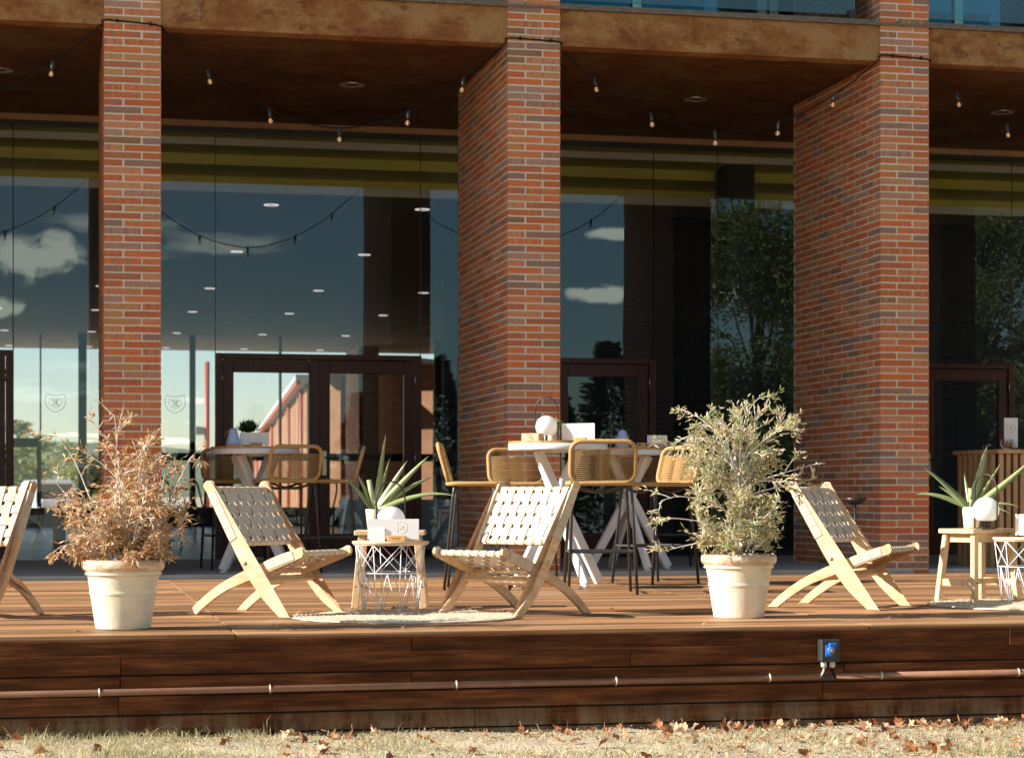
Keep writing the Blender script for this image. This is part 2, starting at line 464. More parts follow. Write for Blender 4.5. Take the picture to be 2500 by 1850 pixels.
M['aloe'] = leaf_mat('aloe_skin', [(0, (.20, .26, .085)), (.5, (.30, .36, .15)), (1, (.46, .50, .29))], .12, .35)
M['succ'] = leaf_mat('succulent_skin', [(0, (.26, .36, .06)), (1, (.42, .50, .13))], .15, .35)
M['darkleaf'] = leaf_mat('dark_leaf', [(0, (.018, .04, .012)), (1, (.05, .10, .03))], .1, .35)
M['rug'] = mottled('jute_braid', (.66, .53, .37), (.82, .70, .53), 60, .95, .9, 140, spec=.1, bdist=.01)
M['pipe'] = mottled('brown_conduit', (.21, .095, .055), (.28, .14, .085), 12, .42, 0, world=True)
M['zinc'] = mottled('yellowed_zinc', (.55, .50, .34), (.74, .70, .56), 30, .35, 0, metallic=.6)
M['blue'] = plain('blue_plastic', (.015, .16, .62), .35)
M['gland'] = plain('grey_plastic', (.52, .52, .50), .5)
M['cable'] = plain('black_rubber', (.006, .006, .007), .7, .15)
M['bulbglass'] = glass_mat('bulb_glass', (.96, .93, .88), .7)
M['filament'] = emit_mat('amber_filament', (1.0, .42, .12), .32)
M['lamp_on'] = emit_mat('lit_diffuser', (1.0, .88, .74), .5)
M['lamp_off'] = mottled('downlight_reflector', (.30, .26, .19), (.50, .44, .34), 50, .3, 0)
M['ground'] = ground_mat()
M['grass'] = leaf_mat('dry_grass', [(0, (.28, .29, .11)), (.25, (.44, .40, .21)), (.6, (.58, .50, .30)), (1, (.70, .60, .42))], .3)
M['clover'] = leaf_mat('grey_clover', [(0, (.22, .26, .13)), (1, (.42, .45, .30))], .2)
M['litter'] = leaf_mat('autumn_leaf', [(0, (.16, .07, .035)), (.22, (.32, .125, .05)), (.45, (.50, .22, .085)), (.7, (.62, .37, .19)), (1, (.74, .56, .38))], .25)
M['far_wall'] = mottled('sunlit_far_brick', (.24, .105, .040), (.34, .165, .070), 3, .85, .3, 20, world=True)
M['red_metal'] = plain('red_downpipe', (.40, .085, .04), .5)
M['roofsheet'] = mottled('grey_roof_sheet', (.36, .37, .33), (.46, .47, .43), 4, .6, 0, (1, 6, 1))
M['hill'] = mottled('distant_hill', (.12, .15, .07), (.20, .22, .11), .02, .95, 0, world=True)
M['carpaint'] = plain('white_car_paint', (.78, .78, .77), .25)
M['carglass'] = plain('dark_windscreen', (.03, .05, .05), .08, .8)
M['tyre'] = plain('tyre_rubber', (.02, .02, .02), .8)
M['cabinet'] = mottled('pale_green_cabinet', (.48, .54, .47), (.53, .59, .52), 3, .5)
M['cork'] = mottled('cork', (.30, .16, .07), (.46, .28, .14), 50, .85, .4, 120)
M['wood_dark'] = wood_mat('dark_wood', (.10, .05, .025), (.15, .08, .04), (.20, .11, .055), 6, (1, 1, 1), .5, .1)

# ------------------------------------------------------------------ mesh builder
class MB:
    def __init__(s):
        s.v = []; s.f = []; s.mi = []; s.tone = []; s.sm = []
    def add(s, vs, fs, mi=0, tone=0.0, smooth=False):
        o = len(s.v)
        s.v.extend([tuple(v) for v in vs])
        for f in fs:
            s.f.append([i + o for i in f]); s.mi.append(mi); s.tone.append(tone); s.sm.append(smooth)
    def box(s, lo, hi, mi=0, tone=0.0, xf=None, bev=0.0):
        x0, y0, z0 = lo; x1, y1, z1 = hi
        if bev > 0:
            bm = bmesh.new()
            bmesh.ops.create_cube(bm, size=1)
            for v in bm.verts:
                v.co = Vector(((x0 + x1) / 2 + v.co.x * (x1 - x0), (y0 + y1) / 2 + v.co.y * (y1 - y0), (z0 + z1) / 2 + v.co.z * (z1 - z0)))
            bmesh.ops.bevel(bm, geom=list(bm.edges), offset=bev, segments=1, affect='EDGES', profile=.5)
            bm.verts.index_update()
            vs = [v.co.copy() for v in bm.verts]; fs = [[v.index for v in f.verts] for f in bm.faces]
            bm.free()
        else:
            vs = [Vector(p) for p in ((x0, y0, z0), (x1, y0, z0), (x1, y1, z0), (x0, y1, z0), (x0, y0, z1), (x1, y0, z1), (x1, y1, z1), (x0, y1, z1))]
            fs = [(0, 3, 2, 1), (4, 5, 6, 7), (0, 1, 5, 4), (1, 2, 6, 5), (2, 3, 7, 6), (3, 0, 4, 7)]
        if xf is not None: vs = [xf @ v for v in vs]
        s.add(vs, fs, mi, tone)
    def bar(s, p, q, w, h, up=(0, 0, 1), bev=0.0, mi=0, tone=0.0):
        p = Vector(p); q = Vector(q); d = q - p; ln = d.length; z = d.normalized()
        u = Vector(up); x = u.cross(z)
        if x.length < 1e-5: x = Vector((1, 0, 0)).cross(z)
        x.normalize(); y = z.cross(x)
        m = Matrix((x, y, z)).transposed().to_4x4(); m.translation = p
        s.box((-w / 2, -h / 2, 0), (w / 2, h / 2, ln), mi, tone, m, bev)
    def tube(s, pts, r, n=8, closed=False, mi=0, tone=0.0, cap=True, smooth=True):
        pts = [Vector(p) for p in pts]; k = len(pts)
        rs = r if isinstance(r, (list, tuple)) else [r] * k
        ref = None; rings = []
        for i in range(k):
            if closed: d = pts[(i + 1) % k] - pts[i - 1]
            else: d = pts[min(i + 1, k - 1)] - pts[max(i - 1, 0)]
            if d.length < 1e-9: d = Vector((0, 0, 1))
            d.normalize()
            if ref is None:
                ref = Vector((0, 0, 1)) if abs(d.z) < .9 else Vector((1, 0, 0))
            x = ref - d * ref.dot(d)
            if x.length < 1e-6: x = d.orthogonal()
            x.normalize(); ref = x; y = d.cross(x)
            rings.append([pts[i] + (x * math.cos(2 * PI * j / n) + y * math.sin(2 * PI * j / n)) * rs[i] for j in range(n)])
        vs = [v for rg in rings for v in rg]; fs = []
        for i in range(k if closed else k - 1):
            a = i * n; b = ((i + 1) % k) * n
            for j in range(n): fs.append((a + j, a + (j + 1) % n, b + (j + 1) % n, b + j))
        if cap and not closed:
            fs.append(tuple(range(n - 1, -1, -1))); fs.append(tuple(range((k - 1) * n, k * n)))
        s.add(vs, fs, mi, tone, smooth)
    def lathe(s, prof, n=32, c=(0, 0, 0), mi=0, smooth=True, xf=None):
        vs = []; fs = []; k = len(prof)
        for (r, z) in prof:
            for j in range(n):
                a = 2 * PI * j / n
                v = Vector((c[0] + r * math.cos(a), c[1] + r * math.sin(a), c[2] + z))
                vs.append(xf @ v if xf is not None else v)
        for i in range(k - 1):
            for j in range(n): fs.append((i * n + j, i * n + (j + 1) % n, (i + 1) * n + (j + 1) % n, (i + 1) * n + j))
        s.add(vs, fs, mi, 0.0, smooth)
    def sphere(s, c, r, n=16, m=10, sz=1.0, mi=0, zmin=None):
        prof = []
        for i in range(m + 1):
            a = -PI / 2 + PI * i / m
            z = math.sin(a) * r * sz
            if zmin is not None and z < zmin:
                if i < m and math.sin(-PI / 2 + PI * (i + 1) / m) * r * sz > zmin:
                    rr = math.sqrt(max(0, r * r - (zmin / sz) ** 2)); prof.append((0.0005, zmin)); prof.append((rr, zmin))
                continue
            prof.append((max(.0004, math.cos(a) * r), z))
        s.lathe(prof, n, c, mi)
    def prism(s, poly, y0, y1, mi=0):
        """polygon in (x, z) extruded along y"""
        n = len(poly)
        vs = [Vector((x, y0, z)) for x, z in poly] + [Vector((x, y1, z)) for x, z in poly]
        fs = [tuple(range(n)), tuple(range(2 * n - 1, n - 1, -1))]
        for i in range(n): fs.append((i, i + n, (i + 1) % n + n, (i + 1) % n))
        s.add(vs, fs, mi)
    def quad(s, a, b, c, d, mi=0, tone=0.0): s.add((a, b, c, d), [(0, 1, 2, 3)], mi, tone)
    def mesh(s, name, mats, bev=0.0):
        me = bpy.data.meshes.new(name)
        me.from_pydata(s.v, [], s.f)
        for m in (mats if isinstance(mats, (list, tuple)) else [mats]): me.materials.append(m)
        me.polygons.foreach_set('material_index', s.mi)
        me.polygons.foreach_set('use_smooth', s.sm)
        if any(s.tone):
            at = me.attributes.new('tone', 'FLOAT', 'FACE'); at.data.foreach_set('value', s.tone)
        me.update()
        if bev > 0:
            bm = bmesh.new(); bm.from_mesh(me)
            bmesh.ops.recalc_face_normals(bm, faces=bm.faces)
            es = [e for e in bm.edges if len(e.link_faces) == 2 and e.calc_face_angle(0) > R(35)]
            bmesh.ops.bevel(bm, geom=es, offset=bev, segments=1, affect='EDGES', profile=.5)
            bm.to_mesh(me); bm.free()
        return me
    def build(s, name, mats, parent=None, bev=0.0, **props):
        return link(name, s.mesh(name, mats, bev), parent, **props)

def link(name, me, parent=None, **props):
    o = bpy.data.objects.new(name, me)
    COL.objects.link(o)
    if parent is not None: o.parent = parent
    for k, v in props.items(): o[k] = v
    return o

def thing(name, label, cat, loc=(0, 0, 0), rz=0.0, group=None, parent=None):
    o = bpy.data.objects.new(name, None); COL.objects.link(o)
    o.empty_display_size = .1
    o.location = loc; o.rotation_euler = (0, 0, rz)
    if parent is not None: o.parent = parent
    if label: o['label'] = label
    if cat: o['category'] = cat
    if group: o['group'] = group
    return o

def tag(o, label, cat, group=None):
    o['label'] = label; o['category'] = cat
    if group: o['group'] = group
    return o

def copy_tree(o, parent=None):
    c = o.copy(); COL.objects.link(c)
    if parent is not None:
        c.parent = parent
    for ch in list(o.children): copy_tree(ch, c)
    return c

def dup(src, label, loc, rz=0.0):
    c = copy_tree(src)
    c['label'] = label; c.location = loc; c.rotation_euler = (0, 0, rz)
    return c

def smoothpath(pts, n=6, closed=False):
    P = [Vector(p) for p in pts]; k = len(P); out = []
    rng = range(k) if closed else range(k - 1)
    for i in rng:
        p0 = P[(i - 1) % k] if closed or i > 0 else P[0] * 2 - P[1]
        p1 = P[i]; p2 = P[(i + 1) % k]
        p3 = P[(i + 2) % k] if closed or i + 2 < k else P[-1] * 2 - P[-2]
        for j in range(n):
            u = j / n
            out.append(.5 * (2 * p1 + (p2 - p0) * u + (2 * p0 - 5 * p1 + 4 * p2 - p3) * u * u + (3 * p1 - p0 - 3 * p2 + p3) * u ** 3))
    if not closed: out.append(P[-1])
    return out

def roundrect(w, h, r, n=5):
    """closed rounded rectangle in 2D centred on the origin"""
    pts = []
    for cx, cy, a0 in ((w / 2 - r, h / 2 - r, 0), (-w / 2 + r, h / 2 - r, 90), (-w / 2 + r, -h / 2 + r, 180), (w / 2 - r, -h / 2 + r, 270)):
        for j in range(n + 1):
            a = R(a0 + 90 * j / n); pts.append((cx + r * math.cos(a), cy + r * math.sin(a)))
    return pts

def text_mesh(body, size, name='lettering'):
    cu = bpy.data.curves.new(name, 'FONT'); cu.body = body; cu.size = size; cu.align_x = 'CENTER'; cu.align_y = 'CENTER'; cu.extrude = size * .01
    o = bpy.data.objects.new(name, cu); COL.objects.link(o)
    dg = bpy.context.evaluated_depsgraph_get()
    me = bpy.data.meshes.new_from_object(o.evaluated_get(dg)); bpy.data.objects.remove(o)
    me.name = name
    return me

# the shield emblem, flat tubes in its own x-z plane (used on the panes and on the menus)
def emblem(mb, size, r, inner=True):
    k = size / 2
    outer = [(-.82, .80), (-.4, .66), (0, .62), (.4, .66), (.82, .80), (.97, .35), (.97, -.05), (.80, -.48), (.45, -.82), (0, -.98), (-.45, -.82), (-.80, -.48), (-.97, -.05), (-.97, .35)]
    def pl(p2, closed, rr):
        mb.tube([(x * k, 0, z * k) for x, z in p2], rr, 5, closed)
    pl(outer, True, r)
    if inner:
        pl([(-.64, .36), (0, .28), (.64, .36), (.63, -.05), (.38, -.40), (0, -.62), (-.38, -.40), (-.63, -.05)], True, r * .6)
    # J and its companion letter in old face capitals
    pl([(-.36, .14), (-.34, .22), (-.22, .22), (-.12, .14), (-.11, -.05), (-.12, -.24), (-.20, -.34), (-.30, -.30)], False, r * 1.3)
    pl([(.33, .12), (.30, .22), (.18, .20), (.10, .06), (.10, -.12), (.20, -.33), (.32, -.32), (.37, -.20)], False, r * 1.3)
    pl([(.05, .22), (.05, -.22)], False, r * .9)
    pl([(-.06, -.42), (0, -.36), (.06, -.42), (0, -.47)], True, r * .7)

# ------------------------------------------------------------------ ground and deck
def gz(x, y=10.3): return -0.492 - 0.0083 * x
def build_ground():
    mb = MB()
    # fine patch in view, one coarse sheet to the horizon round it (single grid with growing steps)
    xs = [-6000, -900, -200, -60, -20, -8, -4, -2] + [-1 + .12 * i for i in range(59)] + [6.5, 8, 12, 20, 40, 90, 250, 900, 6000]
    ys = [-6000, -900, -200, -60, -20, -5, 2, 6, 7.5, 8.3] + [8.6 + .1 * i for i in range(19)] + [10.6, 14, 20, 30, 50, 60, 100, 250, 900, 6000]
    for y in ys:
        for x in xs:
            xc = max(-3, min(8, x))
            z = gz(xc)
            if y > 12: z = -.62
            if -1.5 < x < 6.5 and 8.4 < y < 10.6: z += .018 * mnoise.noise(Vector((x * 3, y * 3, 0))) + .008 * mnoise.noise(Vector((x * 11, y * 11, 4)))
            mb.v.append((x, y, z))
    n = len(xs)
    for j in range(len(ys) - 1):
        for i in range(n - 1):
            mb.f.append([j * n + i, j * n + i + 1, (j + 1) * n + i + 1, (j + 1) * n + i]); mb.mi.append(0); mb.tone.append(0); mb.sm.append(True)
    o = mb.build('ground', M['ground']); o['kind'] = 'structure'
build_ground()

DECK_F, DECK_B = 10.30, 16.985
deck = thing('deck', None, None); deck['kind'] = 'structure'
def build_deck():
    seams = [-8.0, -2.42, .86, 4.17, 7.48, 13.0]
    rows = 46; pitch = (DECK_B - DECK_F) / rows
    r = random.Random(3)
    meshes = {}
    for i in range(len(seams) - 1):
        ln = seams[i + 1] - seams[i] - .005
        mb = MB(); mb.box((0, 0, -.024), (ln, pitch - .007, 0), bev=.003); meshes[i] = mb.mesh('plank', M['deck'])
    for k in range(rows):
        for i in range(len(seams) - 1):
            o = link('plank', meshes[i], deck)
            o.location = (seams[i], DECK_F + k * pitch, r.uniform(-.0025, .0010))
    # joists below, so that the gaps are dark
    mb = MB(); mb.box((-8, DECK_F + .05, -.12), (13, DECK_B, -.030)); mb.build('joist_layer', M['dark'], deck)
    zs = [(-.0, -.0915), (-.0985, -.192), (-.200, -.2885), (-.2965, -.3855), (-.393, -.481), (-.489, -.60)]
    joints = [[-7.9, -3.1, 1.73, 4.95, 9.0, 12.9], [-7.9, -2.0, .30, 2.86, 3.98, 8.1, 12.9], [-7.9, -3.5, .30, 1.73, 4.02, 9.0, 12.9],
              [-7.9, -2.4, .29, 3.9, 8.1, 12.9], [-7.9, -1.2, 2.05, 5.2, 9.0, 12.9], [-7.9, -3.1, 1.2, 4.4, 9.0, 12.9]]
    for (z1, z0), js in zip(zs, joints):
        for a, b in zip(js[:-1], js[1:]):
            mb = MB(); mb.box((0, -.022, z0 - z1), (b - a - .003, 0, 0), bev=.0025)
            o = mb.build('fascia_board', M['fascia'], deck); o.location = (a, DECK_F - .001 + r.uniform(-.002, .002), z1 - (.0 if z1 < 0 else .0245))
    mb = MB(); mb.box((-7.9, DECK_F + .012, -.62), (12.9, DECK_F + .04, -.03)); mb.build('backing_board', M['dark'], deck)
build_deck()

mb = MB(); mb.box((-16, 17.0, -.6), (20, 21.14, .035)); mb.build('concrete_floor', M['concrete'], kind='structure')

# ------------------------------------------------------------------ the building
GY = 21.2           # facade glass plane
bld = thing('restaurant_building', 'long brown restaurant building with glazed ground floor under a rust washed canopy', 'building')
def part(name, boxes, mat, bev=0.0, parent=bld):
    mb = MB()
    for lo, hi in boxes: mb.box(lo, hi)
    return mb.build(name, mat, parent, bev)

part('canopy_fascia', [((-16, 17.02, 4.448), (20, 17.20, 4.75))], M['render'])
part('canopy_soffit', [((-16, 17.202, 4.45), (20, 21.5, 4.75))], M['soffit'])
part('edge_trim', [((-16, 16.985, 4.752), (20, 17.10, 4.772)), ((-16, 17.0, 4.774), (20, 17.09, 4.80))], M['trim'])
part('roof_slab', [((-16, 17.0, 8.2), (20, 48.8, 8.6)), ((-16, 21.5, 4.6), (20, 48.8, 4.72))], M['render'])
part('window_head', [((-16, GY - .05, 4.385), (20, GY + .05, 4.447))], M['head'])
part('head_gap', [((-16, GY - .02, 4.34), (20, GY + .06, 4.383))], M['black'])
part('interior_floor', [((-16, 21.14, -.6), (20, 48.6, .03))], M['int_floor'])
part('interior_ceiling', [((-16, 23.075, 4.012), (20, 48.6, 4.10))], M['int_ceiling'])
# stepped, olive painted strip of ceiling just behind the glass: (y, z) profile
def step_strip(name, pts, mat):
    mb = MB()
    for (y0, z0), (y1, z1) in zip(pts[:-1], pts[1:]):
        mb.quad((-16, y0, z0), (20, y0, z0), (20, y1, z1), (-16, y1, z1))
    mb.build(name, mat, bld)
step_strip('ceiling_step', [(21.32, 4.44), (21.40, 4.40), (21.40, 4.36), (21.66, 4.36)], M['olive'])
step_strip('ceiling_band', [(21.66, 4.36), (21.66, 4.287)], M['beige'])
step_strip('ceiling_step', [(21.66, 4.287), (22.25, 4.287), (22.25, 4.177), (23.06, 4.177), (23.06, 4.10)], M['olive'])
step_strip('ceiling_band', [(23.06, 4.10), (23.06, 4.008), (23.08, 4.008)], M['beige'])  # olive step's lower face coloured beige for the sky reflection over it
part('interior_column', [((7.14, 21.75, .03), (7.46, 22.15, 4.44))], M['dark'])
part('partition_wall', [((4.42, 24.0, .03), (19.9, 24.2, 4.01))], M['dark'])
part('side_wall', [((-16, 21.5, -.6), (-15.8, 48.6, 8.2))], M['dark'])
part('side_wall', [((19.8, 21.5, -.6), (20, 48.6, 8.2))], M['dark'])
# upper storey: tinted windows set back behind the balustrade
part('upper_back_wall', [((-16, 20.4, 4.752), (20, 20.5, 8.2))], M['dark'])
for i in range(-4, 6):
    x0 = .62 + 3.31 * i
    wn = thing('upper_window', None, None, parent=bld)
    for j, (a, b) in enumerate(((.26, 1.44), (1.56, 2.70))):
        mb = MB(); mb.box((x0 + a, 19.30, 4.80), (x0 + b, 19.32, 8.0)); mb.build('pane', M['blue_glass'], wn)
    mb = MB()
    for a in (.20, 1.45, 2.71, 2.83): mb.box((x0 + a, 19.26, 4.76), (x0 + a + .09, 19.36, 8.1))
    mb.box((x0 + .2, 19.27, 4.755), (x0 + 2.9, 19.35, 4.80)); mb.build('mullion', M['steel'], wn)
    mb = MB(); mb.box((x0 - .02 + .2, 17.12, 4.86), (x0 + 3.08 - .22, 17.135, 6.0)); mb.build('balustrade_pane', [M['rail_glass']], bld)
    mb = MB(); mb.box((x0 + 2.80, 17.09, 4.80), (x0 + 2.86, 17.17, 4.90)); mb.build('glass_clamp', M['black'], bld)

# facade: doors and fixed panes
def pane_mesh(x0, x1, z0, z1, y=GY, th=.012):
    """a pane whose outer face alone carries the reflection"""
    mb = MB()
    vs = [(x0, y, z0), (x1, y, z0), (x1, y, z1), (x0, y, z1), (x0, y + th, z0), (x1, y + th, z0), (x1, y + th, z1), (x0, y + th, z1)]
    mb.add(vs, [(0, 1, 2, 3)], 0)
    mb.add(vs, [(5, 4, 7, 6), (4, 0, 3, 7), (1, 5, 6, 2), (3, 2, 6, 7), (4, 5, 1, 0)], 1)
    return mb.mesh('pane', [M['glass'], M['clear']])

DH = 2.11; DW = 2.10
def make_door():
    d = thing('door', None, None, parent=bld)
    z0 = .035
    mb = MB()
    mb.box((0, -.07, z0), (.07, .05, DH), bev=.004); mb.box((DW - .07, -.07, z0), (DW, .05, DH), bev=.004); mb.box((.0702, -.068, DH - .055), (DW - .0702, .05, DH - .0005), bev=.004)
    mb.build('door_frame', M['door'], d)
    for k, x in enumerate((.075, DW / 2 + .002)):
        w_ = DW / 2 - .077
        mb = MB()
        mb.box((x, -.05, z0 + .01), (x + .105, .02, DH - .06), bev=.004); mb.box((x + w_ - .105, -.05, z0 + .01), (x + w_, .02, DH - .06), bev=.004)
        mb.box((x + .1052, -.048, DH - .06 - .13), (x + w_ - .1052, .018, DH - .0602), bev=.004); mb.box((x + .1052, -.048, z0 + .011), (x + w_ - .1052, .018, z0 + .25), bev=.004)
        mb.build('door_leaf', M['door'], d)
        link('pane', pane_mesh(x + .10, x + w_ - .10, z0 + .245, DH - .185, -.02), d)
        for hz in (.30, 1.0, 1.80):
            mb = MB(); xh = .062 if k == 0 else DW - .072
            mb.tube([(xh + .004, -.076, hz), (xh + .004, -.076, hz + .12)], .006, 8); mb.build('hinge', M['steel'], d)
    xm = DW / 2 + .05
    mb = MB(); mb.box((xm - .02, -.058, .88), (xm + .02, -.0505, 1.13), bev=.003); mb.tube([(xm, -.06, .985), (xm, -.0605, .975)], .008, 8)
    mb.build('handle_plate', M['zinc'], d)
    mb = MB(); mb.tube([(xm, -.05, 1.06), (xm, -.10, 1.06), (xm + .02, -.105, 1.06), (xm + .14, -.105, 1.06)], .008, 8); mb.build('lever_handle', M['black'], d)
    return d
door0 = make_door()
doors = [-2.53, 1.556, 4.053, 8.14]
for i, x in enumerate(doors):
    d = door0 if i == 0 else copy_tree(door0, bld)
    d.location = (x, GY, 0)
brk = [(-8, -5.2), (-5.2, -2.53), (-.427, 1.556), (3.656, 4.053), (6.153, 6.86), (6.86, 8.14), (10.24, 12.3), (12.3, 14.5)]
panes = {}
for a, b in brk:
    panes[a] = link('glass_pane', pane_mesh(a + .004, b - .004, .036, 4.38), bld)
for x in doors:
    link('glass_pane', pane_mesh(x + .004, x + DW - .004, DH + .003, 4.38), bld)
mb = MB()
for x in sorted({e for ab in brk for e in ab} | {x for x in doors} | {x + DW for x in doors}):
    mb.box((x - .004, GY + .001, .04), (x + .004, GY + .011, 4.375))
mb.build('glass_joint', M['black'], bld)
mb = MB(); mb.box((-16, 21.141, .03), (20, 21.26, .0345)); mb.build('floor_channel', M['black'], bld)
for a, cx in ((-.427, -.02), (-.427, 1.156)):
    mb = MB(); emblem(mb, .205, .0022)
    o = mb.build('crest', M['crest'], panes[a]); o.location = (cx, GY - .004, 1.603)

# far side of the room: mullions, panes, canopy edge
fw = thing('far_window', None, None, parent=bld)
mb = MB()
for x, wd in ((-8, .12), (-5.9, .1), (-4.2, .1), (-2.05, .12), (-.36, .035), (.42, .17), (2.70, .12), (4.57, .05), (7.9, .12)): mb.box((x, 44.0, .421), (x + wd, 44.12, 4.01))
mb.box((2.82, 44.02, 1.40), (4.57, 44.11, 1.56)); mb.box((4.62, 44.02, 1.40), (7.9, 44.11, 1.56)); mb.box((1.9, 44.02, 1.40), (2.70, 44.11, 1.56))
mb.box((-.9, 43.9, 1.66), (-.37, 43.99, 1.85)); mb.box((-.42, 43.9, .43), (-.33, 43.99, 1.659))
mb.box((-15.8, 43.95, .031), (19.8, 44.15, .42))
mb.build('mullion', M['dark'], fw)
mb = MB()
for a, b in ((-7.9, -2.05), (-1.93, -.36), (-.32, .42), (.59, 2.70), (2.82, 4.57), (4.62, 7.9)): mb.quad((a, 44.07, .05), (b, 44.07, .05), (b, 44.07, 4.0), (a, 44.07, 4.0))
mb.build('pane', M['glass_far'], fw)
part('far_wall', [((8.02, 44.0, .03), (19.8, 44.12, 4.01)), ((-15.8, 44.0, .03), (-8.0, 44.12, 4.01))], M['dark'])

# ------------------------------------------------------------------ brick pillars, brick by brick
PW, PD = .453, 2.19
PY = 17.0
PITCH = .0606; BH = .0490; J = .0145
def pillar(x0, label, detailed=True, far=False, top=6.6):
    p = thing('brick_pillar', label, 'pillar', (x0, PY if not far else 46.4, 0), 0, 'brick pillars along the facade' if not far else None)
    p['kind'] = 'thing'
    z_base = -.02 if not far else .03
    r = random.Random(int(x0 * 1000) + 5)
    mb = MB(); mb.box((.0035, .0035, z_base), (PW - .0035, PD - .0035, top)); mb.build('mortar_core', M['mortar'], p)
    hd = (PW - J * 1) / 3.0; st = 2 * hd          # header and stretcher on the front face
    ncourse = int((top - z_base) / PITCH)
    sh = {}
    def unit(sx, sy):
        key = (round(sx, 4), round(sy, 4))
        if key not in sh:
            b = MB(); b.box((0, 0, 0), (sx, sy, BH), bev=.003); sh[key] = b.mesh('brick', M['brick'])
        return sh[key]
    jb = MB(); single = 0
    def lay(x, y, z, sx, sy, individual):
        nonlocal single
        jx, jy, jz = r.uniform(-.0018, .0018), r.uniform(-.0025, .0015), r.uniform(-.0015, .0015)
        if individual and single < 298:
            o = link('brick', unit(sx, sy), p); o.location = (x + jx, y + jy, z + jz); single += 1
        else:
            jb.box((x + jx, y + jy, z + jz), (x + sx + jx, y + sy + jy, z + jz + BH), 0, r.uniform(.001, 1), bev=.0025 if detailed else 0)
    vis = [k for k in range(ncourse) if z_base + k * PITCH < 5.0]
    for k in range(ncourse):
        z = z_base + .004 + k * PITCH
        ind = detailed and k in vis
        odd = k % 2
        if odd: lay(0, 0, z, hd, st, ind); lay(hd + J, 0, z, st, hd, ind); ys = st + J
        else: lay(0, 0, z, st, hd, ind); lay(st + J, 0, z, hd, st, ind); ys = hd + J
        # left flank, then right flank, then back
        y = ys
        while y < PD - .05:
            ln = min(st, PD - y)
            lay(0, y, z, hd, ln, ind and y == ys)
            y += ln + J
        y = (hd if odd else st) + J
        while y < PD - .05:
            ln = min(st, PD - y); lay(PW - hd, y, z, hd, ln, False); y += ln + J
        lay(hd + J, PD - hd, z, PW - 2 * hd - 2 * J, hd, False)
    o = jb.build('brickwork', M['brick_joined'], p); o['kind'] = 'stuff'
    return p
pillar(.362, 'brick pillar behind the dried brown potted shrub')
pillar(3.668, 'brick pillar behind the sunlit round bar table')
pillar(6.978, 'brick pillar behind the black bowl stand')
for x in (-2.948, -6.258, -9.568, 10.288):  # unseen pillars of the row, added to shade the terrace
    p = pillar(x, 'plain brick pillar added out of view along the facade to shade the terrace', False)
pillar(6.60, 'brick pillar on the far side of the dining room seen through the glass door', False, True, 4.0)

# ------------------------------------------------------------------ canopy downlights and lit ceiling lights
def downlight(label, loc, lit, r=.115, group=None):
    d = thing('ceiling_light', label, 'light', loc, 0, group)
    mb = MB(); mb.lathe([(r, 0), (r, -.006), (r * .82, -.009), (r * .78, -.002)], 28); mb.build('trim_ring', M['lamp_on'] if lit else M['steel'], d)
    mb = MB(); mb.lathe([(r * .78, -.003), (r * .4, .004), (.001, .006)], 20); mb.build('reflector', M['lamp_off'], d)
    return d
for x, s in ((-.50, 'first round downlight in the canopy, beside the brown shrub bay'), (2.65, 'round unlit downlight in the canopy above the double door'), (5.945, 'round unlit downlight in the canopy between sunlit table and bowl stand pillars'), (9.10, 'round unlit downlight in the canopy above the slatted counter')):
    downlight(s, (x, 19.05, 4.449), False, group='canopy downlights')
first = None
for x in (-2.8, -1.05, .68, 2.40, 4.16, 5.9):
    for y in (24.0, 28.7, 33.9, 38.3, 43.4, 47.8):
        if x == 5.9 and y == 24.0: continue
        if first is None: first = downlight('small round lit light in the dining room ceiling seen through the glass', (x, y, 4.011), True, .085, 'lit lights in the dining room ceiling')
        else:
            c = copy_tree(first); c.location = (x, y, 4.011)

# ------------------------------------------------------------------ string lights
def string_light(label, a, b, bulbs, low):
    s = thing('string_light', label, 'string light', (0, 0, 0), 0, 'string lights slung between the pillars')
    a = Vector(a); b = Vector(b)
    n = 40; pts = []
    for i in range(n + 1):
        u = i / n; p = a.lerp(b, u)
        sag = (1 - (2 * u - 1) ** 2)
        sag = sag * .9 + .1 * (1 - abs(2 * u - 1))
        mid = (a.z + b.z) / 2
        p.z = p.z - (mid - low) * sag
        pts.append(p)
    mb = MB(); mb.tube(pts, .0058, 6); mb.build('cord', M['cable'], s)
    for x in bulbs:
        u = (x - a.x) / (b.x - a.x); i = min(n - 1, int(u * n)); f_ = u * n - i
        p = pts[i].lerp(pts[i + 1], f_)
        lean = (u - .5) * .9
        d = Vector((math.sin(lean) * -1 * .6, 0, -1)).normalized()
        mb = MB(); mb.tube([p + Vector((0, 0, .012)), p + d * .045, p + d * .07], [.013, .015, .012], 8); so = mb.build('lamp_socket', M['black'], s)
        q = d.to_track_quat('Z', 'Y').to_matrix().to_4x4(); q.translation = p + d * .068
        mb = MB(); mb.lathe([(.010, 0), (.015, .010), (.019, .024), (.017, .038), (.009, .046), (.001, .048)], 12, xf=q); mb.build('bulb', M['bulbglass'], s)
        mb = MB(); mb.tube([p + d * .075, p + d * .112], [.006, .004], 6); mb.build('filament', M['filament'], s)
def wrap(mb, x0, z0, z1):
    mb.tube([(x0 - .012, 17.10, z0 - .03), (x0 - .010, 16.986, z0), (x0 + .03, 16.982, z0 + .004), (x0 + PW - .03, 16.982, z1), (x0 + PW + .010, 16.986, z1 - .01), (x0 + PW + .012, 17.08, z1 - .03)], .0075, 6)
    for u in (.22, .80): mb.box((x0 + PW * u, 16.968, z0 - .012 + (z1 - z0) * u), (x0 + PW * u + .012, 16.99, z0 + .018 + (z1 - z0) * u))
